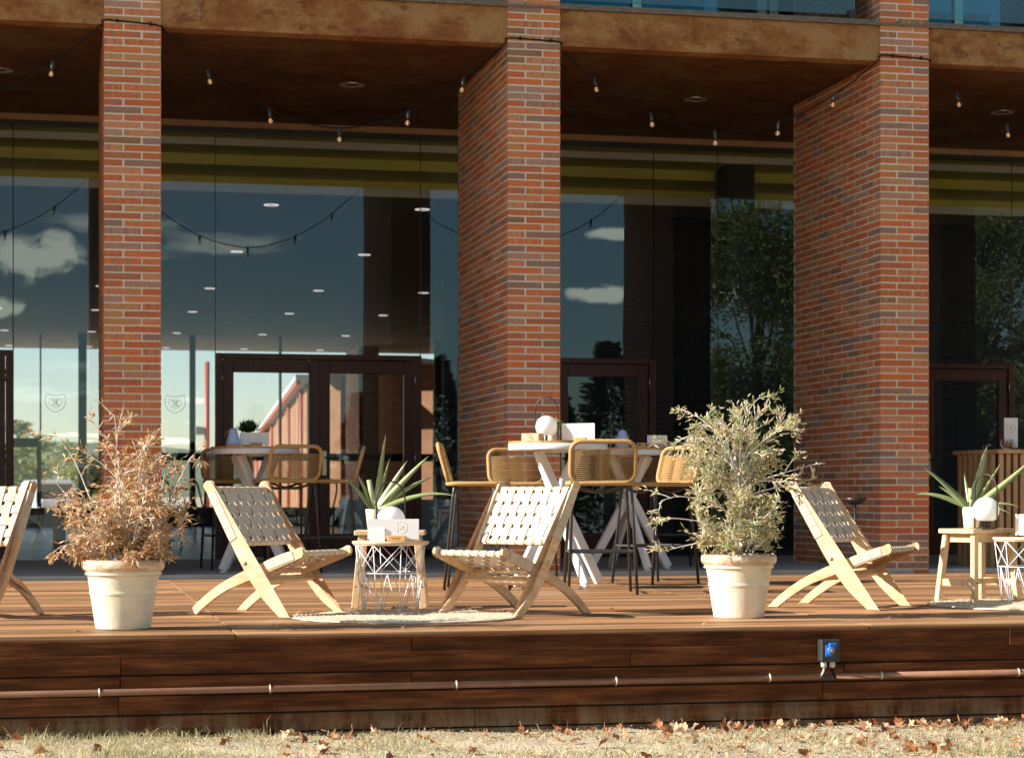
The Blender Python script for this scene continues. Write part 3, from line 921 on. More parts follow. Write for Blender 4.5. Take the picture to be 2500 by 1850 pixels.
strings = [((-2.48, 16.99, 4.40), (.352, 16.99, 4.45), [-1.7, -1.15, -.60, -.033], 3.70, 'festoon cord with bulbs in the bay beside the brown shrub'),
           ((.825, 16.99, 4.43), (3.658, 16.99, 4.46), [1.186, 1.683, 2.256, 2.83, 3.295], 3.68, 'festoon cord with five bulbs above the double door'),
           ((4.13, 16.99, 4.40), (6.968, 16.99, 4.46), [4.412, 4.906, 5.475, 6.045, 6.555], 3.765, 'festoon cord with five bulbs between sunlit table and bowl stand pillars'),
           ((7.44, 16.99, 4.36), (10.28, 16.99, 4.45), [7.687, 8.159, 8.73, 9.3, 9.85], 3.79, 'festoon cord with bulbs in the bay of the slatted counter')]
for a, b, bl, low, lab in strings: string_light(lab, a, b, bl, low)
for x0, z0, z1, lab in ((.362, 4.475, 4.455, 'black cord strapped across the pillar behind the brown shrub'), (3.668, 4.485, 4.475, 'black cord strapped across the pillar behind the sunlit bar table'), (6.978, 4.49, 4.475, 'black cord strapped across the pillar behind the bowl stand')):
    mb = MB(); wrap(mb, x0, z0, z1); tag(mb.build('cord', M['cable']), lab, 'cord', 'cords strapped round the pillars')

# ------------------------------------------------------------------ folding lounge chairs
def ribbon(mb, pts, wdir, width, nrm_th=.0022, tone=0.0):
    """a flat strap along pts, width along wdir, with real thickness"""
    pts = [Vector(p) for p in pts]; wd = Vector(wdir).normalized() * width / 2
    k = len(pts); vs = []
    for i in range(k):
        d = (pts[min(i + 1, k - 1)] - pts[max(i - 1, 0)]).normalized()
        n = wd.cross(d).normalized() * nrm_th / 2
        vs += [pts[i] - wd + n, pts[i] + wd + n, pts[i] + wd - n, pts[i] - wd - n]
    fs = [(0, 1, 2, 3), tuple((k - 1) * 4 + j for j in (3, 2, 1, 0))]
    for i in range(k - 1):
        a, b = i * 4, (i + 1) * 4
        for j in range(4): fs.append((a + j, b + j, b + (j + 1) % 4, a + (j + 1) % 4))
    mb.add(vs, fs)

def rail_poly(center, width, cut=True):
    c = smoothpath([(x, 0, z) for x, z in center], 5)
    up = []; dn = []
    for i, p in enumerate(c):
        d = (c[min(i + 1, len(c) - 1)] - c[max(i - 1, 0)]).normalized()
        n = Vector((-d.z, 0, d.x))
        wv = width(i / (len(c) - 1)) if callable(width) else width
        a = p + n * wv / 2; b = p - n * wv / 2
        up.append((a.x, a.z)); dn.append((b.x, b.z))
    # round the free end
    p = c[0]; d = (c[0] - c[1]).normalized(); wv = width(0) if callable(width) else width
    n = Vector((-d.z, 0, d.x))
    capp = []
    for j in range(1, 6):
        a = PI * j / 6
        v = p + n * (wv / 2) * -math.cos(a) * -1 * -1 + d * (wv / 2) * math.sin(a) * .8
        capp.append((v.x, v.z))
    poly = up + dn[::-1] + capp[::1]
    # cut the foot level with the floor
    out = []; m = len(poly)
    for i in range(m):
        (x0, z0), (x1, z1) = poly[i], poly[(i + 1) % m]
        if z0 >= 0: out.append((x0, z0))
        if (z0 >= 0) != (z1 >= 0):
            u = z0 / (z0 - z1); out.append((x0 + (x1 - x0) * u, 0))
    return out

def make_lounge():
    t = thing('lounge_chair', 'x', 'chair', group='folding lounge chairs with woven beige straps')
    HB, HS, TH = .290, .262, .022      # half widths of the back frame and of the seat frame, rail thickness
    back_c = [(-.262, .735), (-.14, .520), (-.02, .310), (.10, .145), (.215, .036), (.29, -.03)]
    seat_c = [(.330, .362), (.20, .322), (.07, .268), (-.07, .212), (-.21, .142), (-.34, .052), (-.43, -.03)]
    bp = rail_poly(back_c, lambda u: .054 - .006 * abs(u - .5)); sp = rail_poly(seat_c, lambda u: .046 + .010 * math.sin(PI * u))
    for s in (1, -1):
        mb = MB(); y = s * HB
        mb.prism(bp, min(y, y - s * TH), max(y, y - s * TH)); mb.build('back_rail', M['lounge'], t, bev=.004)
        mb = MB(); y = s * HS
        mb.prism(sp, min(y, y - s * TH), max(y, y - s * TH)); mb.build('seat_rail', M['lounge'], t, bev=.004)
        mb = MB(); mb.tube([(-.012, s * (HB + .001), .300), (-.012, s * (HB + .005), .300)], .011, 10); mb.tube([(-.012, s * (HB + .004), .300), (-.012, s * (HB + .008), .300)], .005, 8); mb.build('bolt', M['zinc'], t)
        # wedge block that carries the seat rail
        mb = MB(); mb.bar((.045, s * (HS + .0025), .262), (.10, s * (HS + .0025), .180), .008, .040, (0, 1, 0), .003); mb.build('stop_block', M['lounge'], t)
    def crossbar(x, z, half, r, nm='crossbar'):
        mb = MB(); mb.tube([(x, -half, z), (x, half, z)], r, 12); mb.build(nm, M['lounge'], t)
    bd = Vector((-.242, 0, .425)).normalized(); bn = Vector((bd.z, 0, -bd.x))
    b0 = Vector((-.02, 0, .310)) + bd * .115
    top = b0 + bd * .345
    crossbar(b0.x, b0.z, HB - TH, .015); crossbar(top.x, top.z, HB - TH, .015)
    sdv = Vector((.330 - .07, 0, .362 - .268)).normalized(); sn = Vector((-sdv.z, 0, sdv.x))
    s0 = Vector((.015, 0, .248)); s1 = s0 + sdv * .310
    crossbar(s0.x, s0.z, HS - TH, .015); crossbar(s1.x, s1.z, HS - TH, .015)
    mb = MB(); mb.box((-.012, -HS + TH + .001, -.028), (.012, HS - TH - .001, .028), bev=.003)
    o = mb.build('stretcher', M['lounge'], t); o.location = (-.09, 0, .190); o.rotation_euler = (0, R(35), 0)
    mb = MB(); mb.box((-.010, -HB + TH + .001, -.022), (.010, HB - TH - .001, .022), bev=.003)
    o = mb.build('stretcher', M['lounge'], t); o.location = (.075, 0, .205); o.rotation_euler = (0, R(-52), 0)
    def weave(o0, d, n, ln, half, railw, rail_half):
        nv = 8; pv = (2 * (rail_half - TH) - .004) / nv; wv = pv * .72
        nh = 4; ph = ln / (nh + .55); wh = ph * .68
        hs = [o0 + d * (ph * (k + .78)) for k in range(nh)]
        for j in range(nv):
            y = -(rail_half - TH) + .002 + pv * (j + .5)
            pts = []
            rr = .0172
            for a in (200, 255, 310, 345): pts.append(o0 + n * (rr * math.cos(R(a - 0))) - d * 0 + d * (rr * math.sin(R(a)))) if False else None
            # round the lower bar
            low = [o0 + n * (-rr * math.cos(R(a))) - d * (rr * math.sin(R(a))) for a in (20, 60, 110, 160)]
            up_ = [o0 + d * ln + n * (rr * math.cos(R(a))) + d * (rr * math.sin(R(a))) for a in (20, 70, 120, 160)]
            mid = []
            for k in range(nh):
                sg = 1 if (j + k) % 2 == 0 else -1
                c = hs[k] + n * (.0115 + .0034 * sg)
                mid += [c - d * wh * .42, c + d * wh * .42]
            pts = [p + Vector((0, y, 0)) for p in low + mid + up_]
            mb = MB(); ribbon(mb, pts, (0, 1, 0), wv); mb.build('strap', M['strap'], t)
        for k in range(nh):
            pts = []; h = hs[k] + n * .0115
            e = rail_half + .0016; dp = railw / 2 + .0016
            pts.append(hs[k] + n * dp + Vector((0, -e + .002, 0)))
            pts.append(hs[k] + n * dp + Vector((0, -e + TH, 0)))
            for j in range(nv):
                y = -(rail_half - TH) + .002 + pv * (j + .5); sg = -1 if (j + k) % 2 == 0 else 1
                c = h + n * (.0036 * sg)
                pts.append(c + Vector((0, y - wv * .36, 0))); pts.append(c + Vector((0, y + wv * .36, 0)))
            pts.append(hs[k] + n * dp + Vector((0, e - TH, 0))); pts.append(hs[k] + n * dp + Vector((0, e - .002, 0)))
            mb = MB(); ribbon(mb, pts, d, wh)
            # the strap is wound on round each rail, one turn beside the next
            for sg in (-1, 1):
                e2 = e - .0003 * (k % 2)
                ring = [hs[k] + n * (dp - .0012) + Vector((0, sg * (e2 - TH - .003), 0)), hs[k] + n * (dp + .0012) + Vector((0, sg * (e2 - .006), 0)), hs[k] + n * (dp - .003) + Vector((0, sg * (e2 + .0012), 0)), hs[k] - n * (dp - .003) + Vector((0, sg * (e2 + .0012), 0)), hs[k] - n * (dp + .0008) + Vector((0, sg * (e2 - .006), 0)), hs[k] - n * dp + Vector((0, sg * (e2 - TH), 0))]
                ribbon(mb, ring, d, ph * .965)
            mb.build('strap', M['strap'], t)
    weave(b0, bd, bn, .345, 0, .054, HB)
    weave(s0, sdv, sn, .310, 0, .048, HS)
    return t
def heading(deg): return R(deg)
lc = make_lounge()
def put(o, loc, rz, label): o.location = loc; o.rotation_euler = (0, 0, rz); o['label'] = label
put(lc, (1.211, 11.875, .0015), R(-39.2), 'lounge chair seen from behind its shaded woven back, beside the brown shrub')
dup(lc, 'lounge chair with sunlit woven back facing the white wire table', (2.500, 11.57, .0015), R(-143))
dup(lc, 'lounge chair with its shaded woven back beside the grey green shrub', (4.70, 11.925, .0015), R(-42))
dup(lc, 'lounge chair cut off by the picture edge, beside the dried brown shrub', (-.505, 11.96, .0015), R(-118))

# ------------------------------------------------------------------ bar stools
def make_stool():
    t = thing('bar_stool', 'x', 'stool', group='bar stools wound with ochre rope')
    SH = .760
    # seat frame, wound with rope
    loop = [(x, y, SH) for x, y in roundrect(.43, .44, .075, 5)]
    mb = MB(); mb.tube(loop, .0165, 8, True); mb.build('seat_frame', M['rope'], t)
    mb = MB()
    for i in range(24):
        x = -.185 + .37 * i / 23
        mb.tube([(x, -.215, SH + .010), (x, -.1, SH - .004), (x, 0, SH - .010), (x, .1, SH - .004), (x, .215, SH + .010)], .0058, 5)
    mb.build('seat_cords', M['rope'], t)['kind'] = 'stuff'
    # back loop, leaning backwards
    lean = R(16)
    def bk(y, h): return Vector((-.205 - math.sin(lean) * h, y, SH + .01 + math.cos(lean) * h))
    H = .285
    loop = [bk(y, H / 2 + h) for y, h in roundrect(.44, H, .07, 6)]
    mb = MB(); mb.tube(loop, .0165, 8, True); mb.build('back_frame', M['rope'], t)
    mb = MB()
    nr = 15
    for i in range(nr):
        h = .022 + .195 * i / (nr - 1)
        edge = .205 if h > .05 else .205 - (.05 - h) * .5
        off = Vector((math.cos(lean), 0, math.sin(lean)))
        a = bk(-edge, h); b = bk(edge, h)
        mb.tube([a + off * .012, bk(-.06, h) + off * .005, bk(.06, h) + off * .005, b + off * .012], .0028, 5)
        mb.tube([a - off * .012, bk(-.06, h + .001) - off * .005, bk(.06, h + .001) - off * .005, b - off * .012], .0028, 5)
        mb.tube([bk(-.05, h + .0065), bk(.05, h + .0065)], .0030, 4)
    mb.build('back_cords', M['rope'], t)['kind'] = 'stuff'
    # legs: front pair and rear pair are each one bent tube with a dip under the seat
    r = .0108
    for sx, nm in ((1, 'leg_pair'), (-1, 'leg_pair')):
        x1 = .165 * sx; x0 = .235 * sx
        pts = [(x0, -.235, 0), (x1 + .01 * sx, -.205, SH - .10), (x1, -.198, SH - .035), (x1, -.175, SH - .020), (x1, -.10, SH - .045), (x1, 0, SH - .060), (x1, .10, SH - .045), (x1, .175, SH - .020), (x1, .198, SH - .035), (x1 + .01 * sx, .205, SH - .10), (x0, .235, 0)]
        mb = MB(); mb.tube(pts[:2] + smoothpath(pts[1:-1], 3)[1:-1] + pts[-2:], r, 8); mb.build(nm, M['stoolmetal'], t)
    f = .29; k = 1 - f / SH
    xx = .165 + .07 * k; yy = .200 + .035 * k
    mb = MB(); mb.tube([(-xx, -yy, f), (xx, -yy, f), (xx, yy, f), (-xx, yy, f)], .009, 8, True, smooth=False); mb.build('foot_ring', M['stoolmetal'], t)
    return t
st0 = make_stool()
put(st0, (2.984, 14.83, .001), R(-14), 'bar stool in profile with sunlit rope back, in front of the pillar flank')
dup(st0, 'bar stool with shaded rope back to the viewer, in front of the sunlit bar table', (3.675, 13.99, .001), R(80))
dup(st0, 'bar stool between the sunlit bar table and the brick pillar', (3.60, 16.15, .001), R(-91))
dup(st0, 'bar stool with sunlit rope back facing the tables, partly behind the grey green shrub', (4.50, 15.46, .001), R(-155))
dup(st0, 'shaded bar stool behind the far white bar table, next to the dark window', (5.36, 17.95, .036), R(-96))
dup(st0, 'shaded bar stool with its rope back in front of the double door', (1.85, 17.36, .036), R(104))
dup(st0, 'shaded bar stool in profile beside the brass door handle', (2.26, 17.60, .036), R(172))
dup(st0, 'dark bar stool behind the shaded bar table, facing the terrace', (1.50, 18.35, .036), R(-82))

# ------------------------------------------------------------------ round bar tables
def make_bar_table():
    t = thing('bar_table', 'x', 'table', group='round white bar tables with slatted tops')
    H = 1.075; r = .375
    mb = MB(); mb.lathe([(.30, H - .058), (r - .004, H - .060), (r, H - .056), (r, H - .014), (r - .004, H - .012), (.30, H - .012)], 56, smooth=True); mb.build('rim', M['white'], t)
    mb = MB(); mb.lathe([(.001, H - .056), (.30, H - .056)], 40); mb.lathe([(.12, H - .075), (.12, H - .058)], 24); mb.build('underside', M['white'], t)
    nsl = 8; wd = 2 * r / nsl
    for i in range(nsl):
        y0 = -r + i * wd + .002; y1 = y0 + wd - .004
        pts = []
        for j in range(9):
            y = y0 + (y1 - y0) * j / 8; x = math.sqrt(max(0, (r - .002) ** 2 - y * y)); pts.append((x, y))
        poly = pts + [(-x, y) for x, y in reversed(pts)]
        vs = [(x, y, H - .0115) for x, y in poly] + [(x, y, H + .006) for x, y in poly]; n = len(poly)
        mb = MB(); mb.add(vs, [tuple(range(n - 1, -1, -1)), tuple(range(n, 2 * n))] + [(q, (q + 1) % n, (q + 1) % n + n, q + n) for q in range(n)])
        mb.build('top_slat', M['top'], t)
    for k in range(4):
        a = R(22 + 90 * k); b = a + R(168)
        p = Vector((.215 * math.cos(a), .215 * math.sin(a), H - .062)); q = Vector((.375 * math.cos(b), .375 * math.sin(b), .018))
        mb = MB(); rad = Vector((math.cos((a + b) / 2), math.sin((a + b) / 2), 0))
        mb.bar(q, p, .072, .040, rad, .004); mb.build('leg', M['white'], t)
        mb = MB(); mb.lathe([(.001, 0), (.022, 0), (.022, .014), (.001, .014)], 14, (q.x, q.y, .0)); mb.build('foot', M['white'], t)
    return t
bt = make_bar_table()
put(bt, (3.69, 15.30, .001), R(10), 'sunlit round bar table carrying a globe lamp and a wooden block')
ta = dup(bt, 'shaded round bar table in front of the double door, with a black planter on it', (1.631, 17.66, .036), R(28)); ta.scale = (1, 1, .970)
tb = dup(bt, 'shaded round bar table standing behind the sunlit one, with an ivory planter on it', (4.836, 17.42, .036), R(0)); tb.scale = (1, 1, .970)
TB = .001 + 1.081; TA = TC = .036 + 1.081 * .970

# ------------------------------------------------------------------ lamps, menus, blocks, planters
def make_globe():
    t = thing('globe_lamp', 'x', 'lamp', group='white globe lamps with black hoop handles')
    mb = MB(); mb.lathe([(.001, 0), (.068, 0), (.070, .003), (.066, .006), (.001, .007)], 28); mb.build('base_plate', M['black'], t)
    mb = MB(); mb.tube([(0, 0, .005), (0, 0, .05)], .010, 10); mb.build('stem', M['black'], t)
    mb = MB(); mb.sphere((0, 0, .115), .0835, 32, 20, zmin=-.066); mb.build('globe', M['globe'], t)
    mb = MB(); pts = [(-.0, -.089, .004), (0, -.089, .235)] + [(0, -.089 * math.cos(R(a)), .235 + .105 * math.sin(R(a))) for a in range(15, 181, 15)] + [(0, .089, .004)]
    mb.tube(pts, .0048, 8); mb.build('hoop_handle', M['black'], t)
    return t
gl = make_globe()
put(gl, (1.863, 11.80, .418), R(-75), 'white globe lamp on the wire table in front of the small aloe')
dup(gl, 'white globe lamp on the sunlit bar table', (3.615, 15.36, TB), R(62))
dup(gl, 'white globe lamp on the birch stool beside the big aloe', (5.688, 12.14, .470), R(25))

def make_cone():
    t = thing('cone_lamp', 'x', 'lamp', group='pale blue cone lamps')
    mb = MB(); mb.lathe([(.001, 0), (.062, 0), (.062, .016), (.001, .017)], 28); mb.build('base', M['stool'], t)
    mb = MB(); mb.lathe([(.060, .017), (.062, .019), (.060, .03), (.036, .125), (.030, .142), (.018, .152), (.001, .155)], 28); mb.build('shade', M['cone_lamp'], t)
    mb = MB(); mb.tube([(-.02, 0, .145), (-.055, 0, .125), (-.07, 0, .095), (-.066, 0, .085)], .0022, 6); mb.build('cord_loop', M['rope'], t)
    return t
cl = make_cone()
put(cl, (1.434, 17.50, TA), R(0), 'pale blue cone lamp on the shaded table, beside the black planter')
dup(cl, 'pale blue cone lamp in front of the ivory planter', (4.724, 17.24, TC), R(200))

JL = text_mesh('Jean Leon', .0125)
JL.materials.append(M['ink'])
def make_menu(label, loc, rz, w=.29, h=.115, emb='side'):
    t = thing('menu_holder', label, 'menu', loc, rz, 'menus in wooden holders')
    mb = MB(); mb.box((-.05, -.016, 0), (.05, -.005, .034), bev=.002); mb.box((-.05, .003, 0), (.05, .014, .034), bev=.002); mb.box((-.05, -.0052, 0), (.05, .0032, .010)); mb.build('holder', M['block'], t)
    o = link('lettering', JL, t); o.location = (0, -.0166, .018); o.rotation_euler = (R(90), 0, 0)
    mb = MB(); mb.box((-w * .56, -.0045, .012), (w * .44, -.0015, .012 + h)); mb.build('card', M['paper'], t)
    mb = MB()
    mb.box((-w * .52, -.001, .014), (w * .445, .0015, .010 + h)); mb.build('card', M['paper'], t)
    mb = MB(); emblem(mb, h * .58, .0008, False)
    o = mb.build('crest', M['goldpale'] if emb == 'side' else M['gold'], t); o.location = (w * .10, -.0050, .014 + h * .56)
    o.rotation_euler = (0, R(-90), 0)
    return t
make_menu('long white menu in a lettered wooden holder on the wire table', (1.875, 11.68, .418), R(-11))
make_menu('white menu in a dark holder on the shaded table in front of the black planter', (1.62, 17.46, TA), R(-20), .25, .105)
make_menu('thick white menu leaning in a small holder on the sunlit bar table', (3.85, 15.25, TB), R(-38), .27, .125)
make_menu('white menu beside the drilled candle block on the rear bar table', (5.03, 17.19, TC), R(-8), .17, .095)
make_menu('menu in a holder at the picture edge on the second wire table', (5.93, 11.99, .418), R(-50), .20, .13)

# small loose things on the tables
mb = MB(); mb.box((-.042, -.03, 0), (.042, .03, .075)); o = tag(mb.build('card_box', M['paper']), 'small plain white box beside the long menu on the wire table', 'box'); o.location = (1.775, 11.72, .4178); o.rotation_euler = (0, 0, R(-14))
t = thing('wooden_block', 'pale wooden block with a brown mark on the sunlit bar table', 'block', (3.475, 15.22, TB), R(-38))
mb = MB(); mb.box((-.07, -.045, 0), (.07, .045, .058), bev=.002); mb.build('block', M['stool'], t)
mb = MB()
for pts in ([(-.025, .045), (-.012, .050), (.002, .044), (.008, .040)], [(-.024, .028), (-.010, .024), (.004, .030), (.012, .022)], [(.008, .046), (.018, .030), (.024, .012), (.018, .008)]):
    mb.tube([(x, -.0455, z) for x, z in pts], .0026, 5)
mb.build('printed_mark', M['ink'], t)
t = thing('candle_block', 'wooden candle block with two drilled holes on the rear bar table', 'candle holder', (4.895, 17.19, TC), R(-10))
mb = MB(); mb.box((-.055, -.02, 0), (.055, .02, .042), bev=.002); mb.build('block', M['block'], t)
for x in (-.03, .025):
    mb = MB(); mb.tube([(x, -.021, .024), (x, -.0195, .024)], .009, 12); mb.build('hole', M['black'], t)

def leaf_blade(mb, base, d, up, ln, wd, th, curl, tone, n=7):
    """thick tapering leaf that bends as it goes"""
    p = Vector(base); d = Vector(d).normalized(); vs = []; fs = []
    for i in range(n + 1):
        u = i / n
        side = d.cross(Vector(up)).normalized(); nn = side.cross(d).normalized()
        wv = wd * (1 - u) ** .65 * (.75 + .5 * min(1, u * 4)) + .001; tv = th * (1 - u) ** .7 + .0006
        vs += [p + side * wv / 2 + nn * tv * .6, p - nn * tv * .35, p - side * wv / 2 + nn * tv * .6, p + nn * tv * .25]
        p = p + d * (ln / n)
        d = (d + Vector((0, 0, -1)) * curl / n * (0.3 + 1.4 * u)).normalized()
    for i in range(n):
        a, b = i * 4, i * 4 + 4
        for j in range(4): fs.append((a + j, a + (j + 1) % 4, b + (j + 1) % 4, b + j))
    fs.append((3, 2, 1, 0))
    mb.add(vs, fs, 0, tone, True)

def planter_pot(t, r0, r1, h, mat):
    mb = MB(); mb.lathe([(.001, 0), (r0, 0), (r0 + .002, .003), (r1, h - .002), (r1 - .002, h), (r1 - .007, h), (r1 - .009, h - .02), (.001, h - .022)], 32); mb.build('pot', mat, t)
    mb = MB(); mb.lathe([(r1 - .010, h - .018), (.001, h - .014)], 20); mb.build('soil', M['soil'], t)

def aloe(label, loc, mat, leaves, r0=.040, r1=.055, h=.125, stub=None):
    t = thing('potted_aloe', label, 'plant', loc)
    planter_pot(t, r0, r1, h, mat)
    for (az, el, ln, wd, curl, tone) in leaves:
        d = Vector((math.cos(R(az)) * math.cos(R(el)), math.sin(R(az)) * math.cos(R(el)), math.sin(R(el))))
        b = Vector((d.x * .018, d.y * .018, h - .012))
        up = Vector((.15, -1, .35)) if abs(math.sin(R(az))) < .6 else Vector((0, 0, 1))
        mb = MB(); leaf_blade(mb, b, d, up, ln, wd, .013, curl, tone)
        mb.build('leaf', M['aloe'], t)
    if stub:
        az, el, ln = stub
        d = Vector((math.cos(R(az)) * math.cos(R(el)), math.sin(R(az)) * math.cos(R(el)), math.sin(R(el))))
        mb = MB(); mb.tube([Vector((0, 0, h - .01)), Vector((0, 0, h - .01)) + d * ln], [.014, .016], 6, tone=.7); mb.build('cut_leaf', M['aloe'], t)
    return t
# azimuths: 0 is along the facade to the east, 180 to the west, -90 towards the camera
aloe('small aloe with arching leaves in a sage pot behind the globe lamp', (1.872, 12.489, .470), M['planter'],
     [(178, 54, .27, .036, .40, .5), (170, 68, .24, .034, .2, .4), (-20, 82, .47, .036, .08, .6), (-15, 58, .36, .042, -.02, .75), (-14, 48, .46, .042, .15, .65), (-10, 38, .40, .036, .50, .55), (-16, 24, .50, .032, .9, .45), (10, 74, .33, .026, .05, .6), (90, 60, .2, .026, .3, .3)], stub=(172, 80, .19))
aloe('big aloe with thick spreading leaves in an ivory pot on the birch stool', (5.697, 12.37, .470), M['planter2'],
     [(172, 44, .42, .046, .22, .55), (170, 26, .36, .040, .75, .45), (165, 40, .24, .040, .3, .6), (-20, 77, .42, .074, .02, .72), (-12, 38, .50, .050, -.18, .62), (-12, 58, .36, .030, -.05, .5), (-14, 15, .30, .024, .9, .45), (-30, 8, .24, .02, 1.2, .4), (90, 66, .25, .04, .1, .35)], .046, .060, .135, stub=(165, 86, .13))

def small_plant(label, loc, potmat, leafmat, n, spread, seed, r1=.055, h=.085, lw=.016, lh=.06, flat=.5):
    t = thing('potted_plant', label, 'plant', loc)
    planter_pot(t, r1 * .78, r1, h, potmat)
    r = random.Random(seed)
    mb = MB()
    for i in range(n):
        az = r.uniform(0, 360); el = r.uniform(25, 88)
        k = r.uniform(.5, 1)
        d = Vector((math.cos(R(az)) * math.cos(R(el)), math.sin(R(az)) * math.cos(R(el)), math.sin(R(el)) * .8 + .1))
        b = Vector((0, 0, h - .015)) + d * spread * k * .6
        d2 = (d + Vector((r.uniform(-.5, .5), r.uniform(-.5, .5), r.uniform(-.1, .7)))).normalized()
        leaf_blade(mb, b, d2, (0.1, 0, 1) if abs(d2.z) < .95 else (1, 0, 0), lh * r.uniform(.7, 1.2), lw, lw * flat, .3, r.random(), 4)
    mb.build('foliage', leafmat, t)['kind'] = 'stuff'
    mb = MB()
    for i in range(7):
        az = 360 * i / 7; mb.tube([(0, 0, h - .02), (math.cos(R(az)) * spread * .5, math.sin(R(az)) * spread * .5, h + spread * .6)], .003, 5)
    mb.build('stem', M['bark'], t)
    return t
small_plant('bright green succulent behind the globe lamp on the sunlit bar table', (3.69, 15.50, TB), M['planter2'], M['succ'], 46, .115, 4, .065, .10, .015, .055, .7)
small_plant('dark leaved plant in a black planter on the shaded bar table', (1.568, 17.66, TA), M['black'], M['darkleaf'], 90, .15, 8, .066, .11, .030, .075, .2)
small_plant('green plant in an ivory planter behind the cone lamp on the rear bar table', (4.78, 17.46, TC), M['planter2'], M['darkleaf'], 42, .11, 12, .062, .105, .026, .08, .2)

# ------------------------------------------------------------------ wire tables, birch stools, rugs
def make_wire_table():
    t = thing('wire_table', 'x', 'side table', group='white wire basket side tables')
    H = .415; r1 = .216; r0 = .160
    mb = MB(); mb.lathe([(.001, H - .016), (r1 + .001, H - .016), (r1 + .004, H - .012), (r1 + .004, H - .002), (r1 + .002, H), (.001, H + .0005)], 56); mb.build('top', M['stool'], t)
    hm = .235; rm = r0 + (r1 - r0) * hm / H
    for rr, z in ((r0, .005), (rm, hm), (r1 - .006, H - .020)):
        mb = MB(); mb.tube([(rr * math.cos(2 * PI * i / 40), rr * math.sin(2 * PI * i / 40), z) for i in range(40)], .0028, 5, True); mb.build('hoop', M['wire'], t)
    n = 8
    for i in range(n):
        a = 2 * PI * i / n
        def P(ang, z): 
            rr = r0 + (r1 - .006 - r0) * z / H
            return (rr * math.cos(ang), rr * math.sin(ang), z)
        h = 2 * PI / n
        for za, zb in ((.005, hm), (hm, H - .02)):
            pass
        mb = MB()
        mb.tube([P(a, H - .02), P(a + h, hm)], .0029, 5); mb.tube([P(a + h, H - .02), P(a, hm)], .0029, 5)
        mb.tube([P(a + h / 2, hm), P(a + h * .98, .005)], .0029, 5); mb.tube([P(a + h / 2, hm), P(a + h * .02, .005)], .0029, 5)
        mb.tube([P(a, H - .02), P(a, .005)], .0029, 5)
        mb.build('wire', M['wire'], t)
    return t
wt = make_wire_table()
put(wt, (1.861, 11.80, .0015 + .012), R(8), 'white wire side table with globe lamp and long menu between two lounge chairs')
wt.location.z = .0025
dup(wt, 'white wire side table cut off by the picture edge beside the birch stool', (5.90, 11.98, .0025), R(22))

def make_birch():
    t = thing('wooden_stool', 'x', 'stool', group='birch stools used as plant stands')
    H = .466
    mb = MB(); mb.box((-.21, -.145, H - .03), (.21, .145, H), bev=.004); mb.build('seat', M['stool'], t)
    mb = MB()
    for s in (-1, 1):
        mb.box((-.155, s * .102 - .011, H - .085), (.155, s * .102 + .011, H - .0305)); mb.box((s * .15 - .011, -.0905, H - .084), (s * .15 + .011, .0905, H - .0305))
    mb.build('apron', M['stool'], t)
    for sx in (-1, 1):
        for sy in (-1, 1):
            mb = MB(); mb.bar((sx * .205, sy * .150, .0), (sx * .165, sy * .115, H - .031), .042, .034, (0, 1, 0), .003); mb.build('leg', M['stool'], t)
            mb = MB(); mb.tube([(sx * .198, sy * .165 , .13), (sx * .198, sy * .1665, .13)], .006, 8); mb.build('dowel', M['ink'], t)
    for s in (-1, 1):
        mb = MB(); mb.box((s * .192 - .010, -.118, .105), (s * .192 + .010, .118, .150), bev=.003); mb.build('stretcher', M['stool'], t)
    mb = MB(); mb.box((-.1815, -.011, .115), (.1815, .011, .150), bev=.003); mb.build('stretcher', M['stool'], t)
    return t
bs = make_birch()
put(bs, (5.70, 12.28, .002), R(24), 'birch stool carrying the big aloe and a globe lamp')
dup(bs, 'birch stool standing behind the wire table with the small aloe', (1.965, 12.46, .002), R(-12))

def rug(label, loc):
    mb = MB(); n = 72; prof = []
    rr = .635; k = 26
    for i in range(k + 1):
        r_ = .02 + (rr - .02) * i / k
        prof.append((r_, .0085)); 
        if i < k: prof.append((r_ + (rr - .02) / k * .5, .0125))
    prof.append((rr + .004, .004)); prof.append((rr, .0012))
    mb.lathe(prof, n)
    r = random.Random(5)
    mb.v = [(x * (1 + .006 * math.sin(5 * math.atan2(y, x)) ), y * (1 + .006 * math.sin(3 * math.atan2(y, x))), z + .0012 * math.sin(23 * math.atan2(y, x) + 60 * math.hypot(x, y))) for x, y, z in mb.v]
    o = tag(mb.build('round_rug', M['rug']), label, 'rug', 'round jute rugs'); o.location = loc
    mb = MB()
    for i in range(420):
        a = r.uniform(0, 2 * PI); q = rr * r.uniform(.9, 1.0) if i % 3 else rr * r.random()
        p = Vector((math.cos(a) * q, math.sin(a) * q, .009)); d = Vector((r.uniform(-1, 1), r.uniform(-1, 1), r.uniform(.0, .7))).normalized()
        mb.tube([p, p + d * .02, p + d * .035 + Vector((0, 0, -.006))], .0009, 3, cap=False)
    mb.build('stray_fibre', M['rug'], o)['kind'] = 'stuff'
rug('round jute rug under the wire table and the feet of two lounge chairs', (1.90, 11.47, .0005))
rug('round jute rug at the picture edge under the birch stool', (5.87, 11.86, .0005))

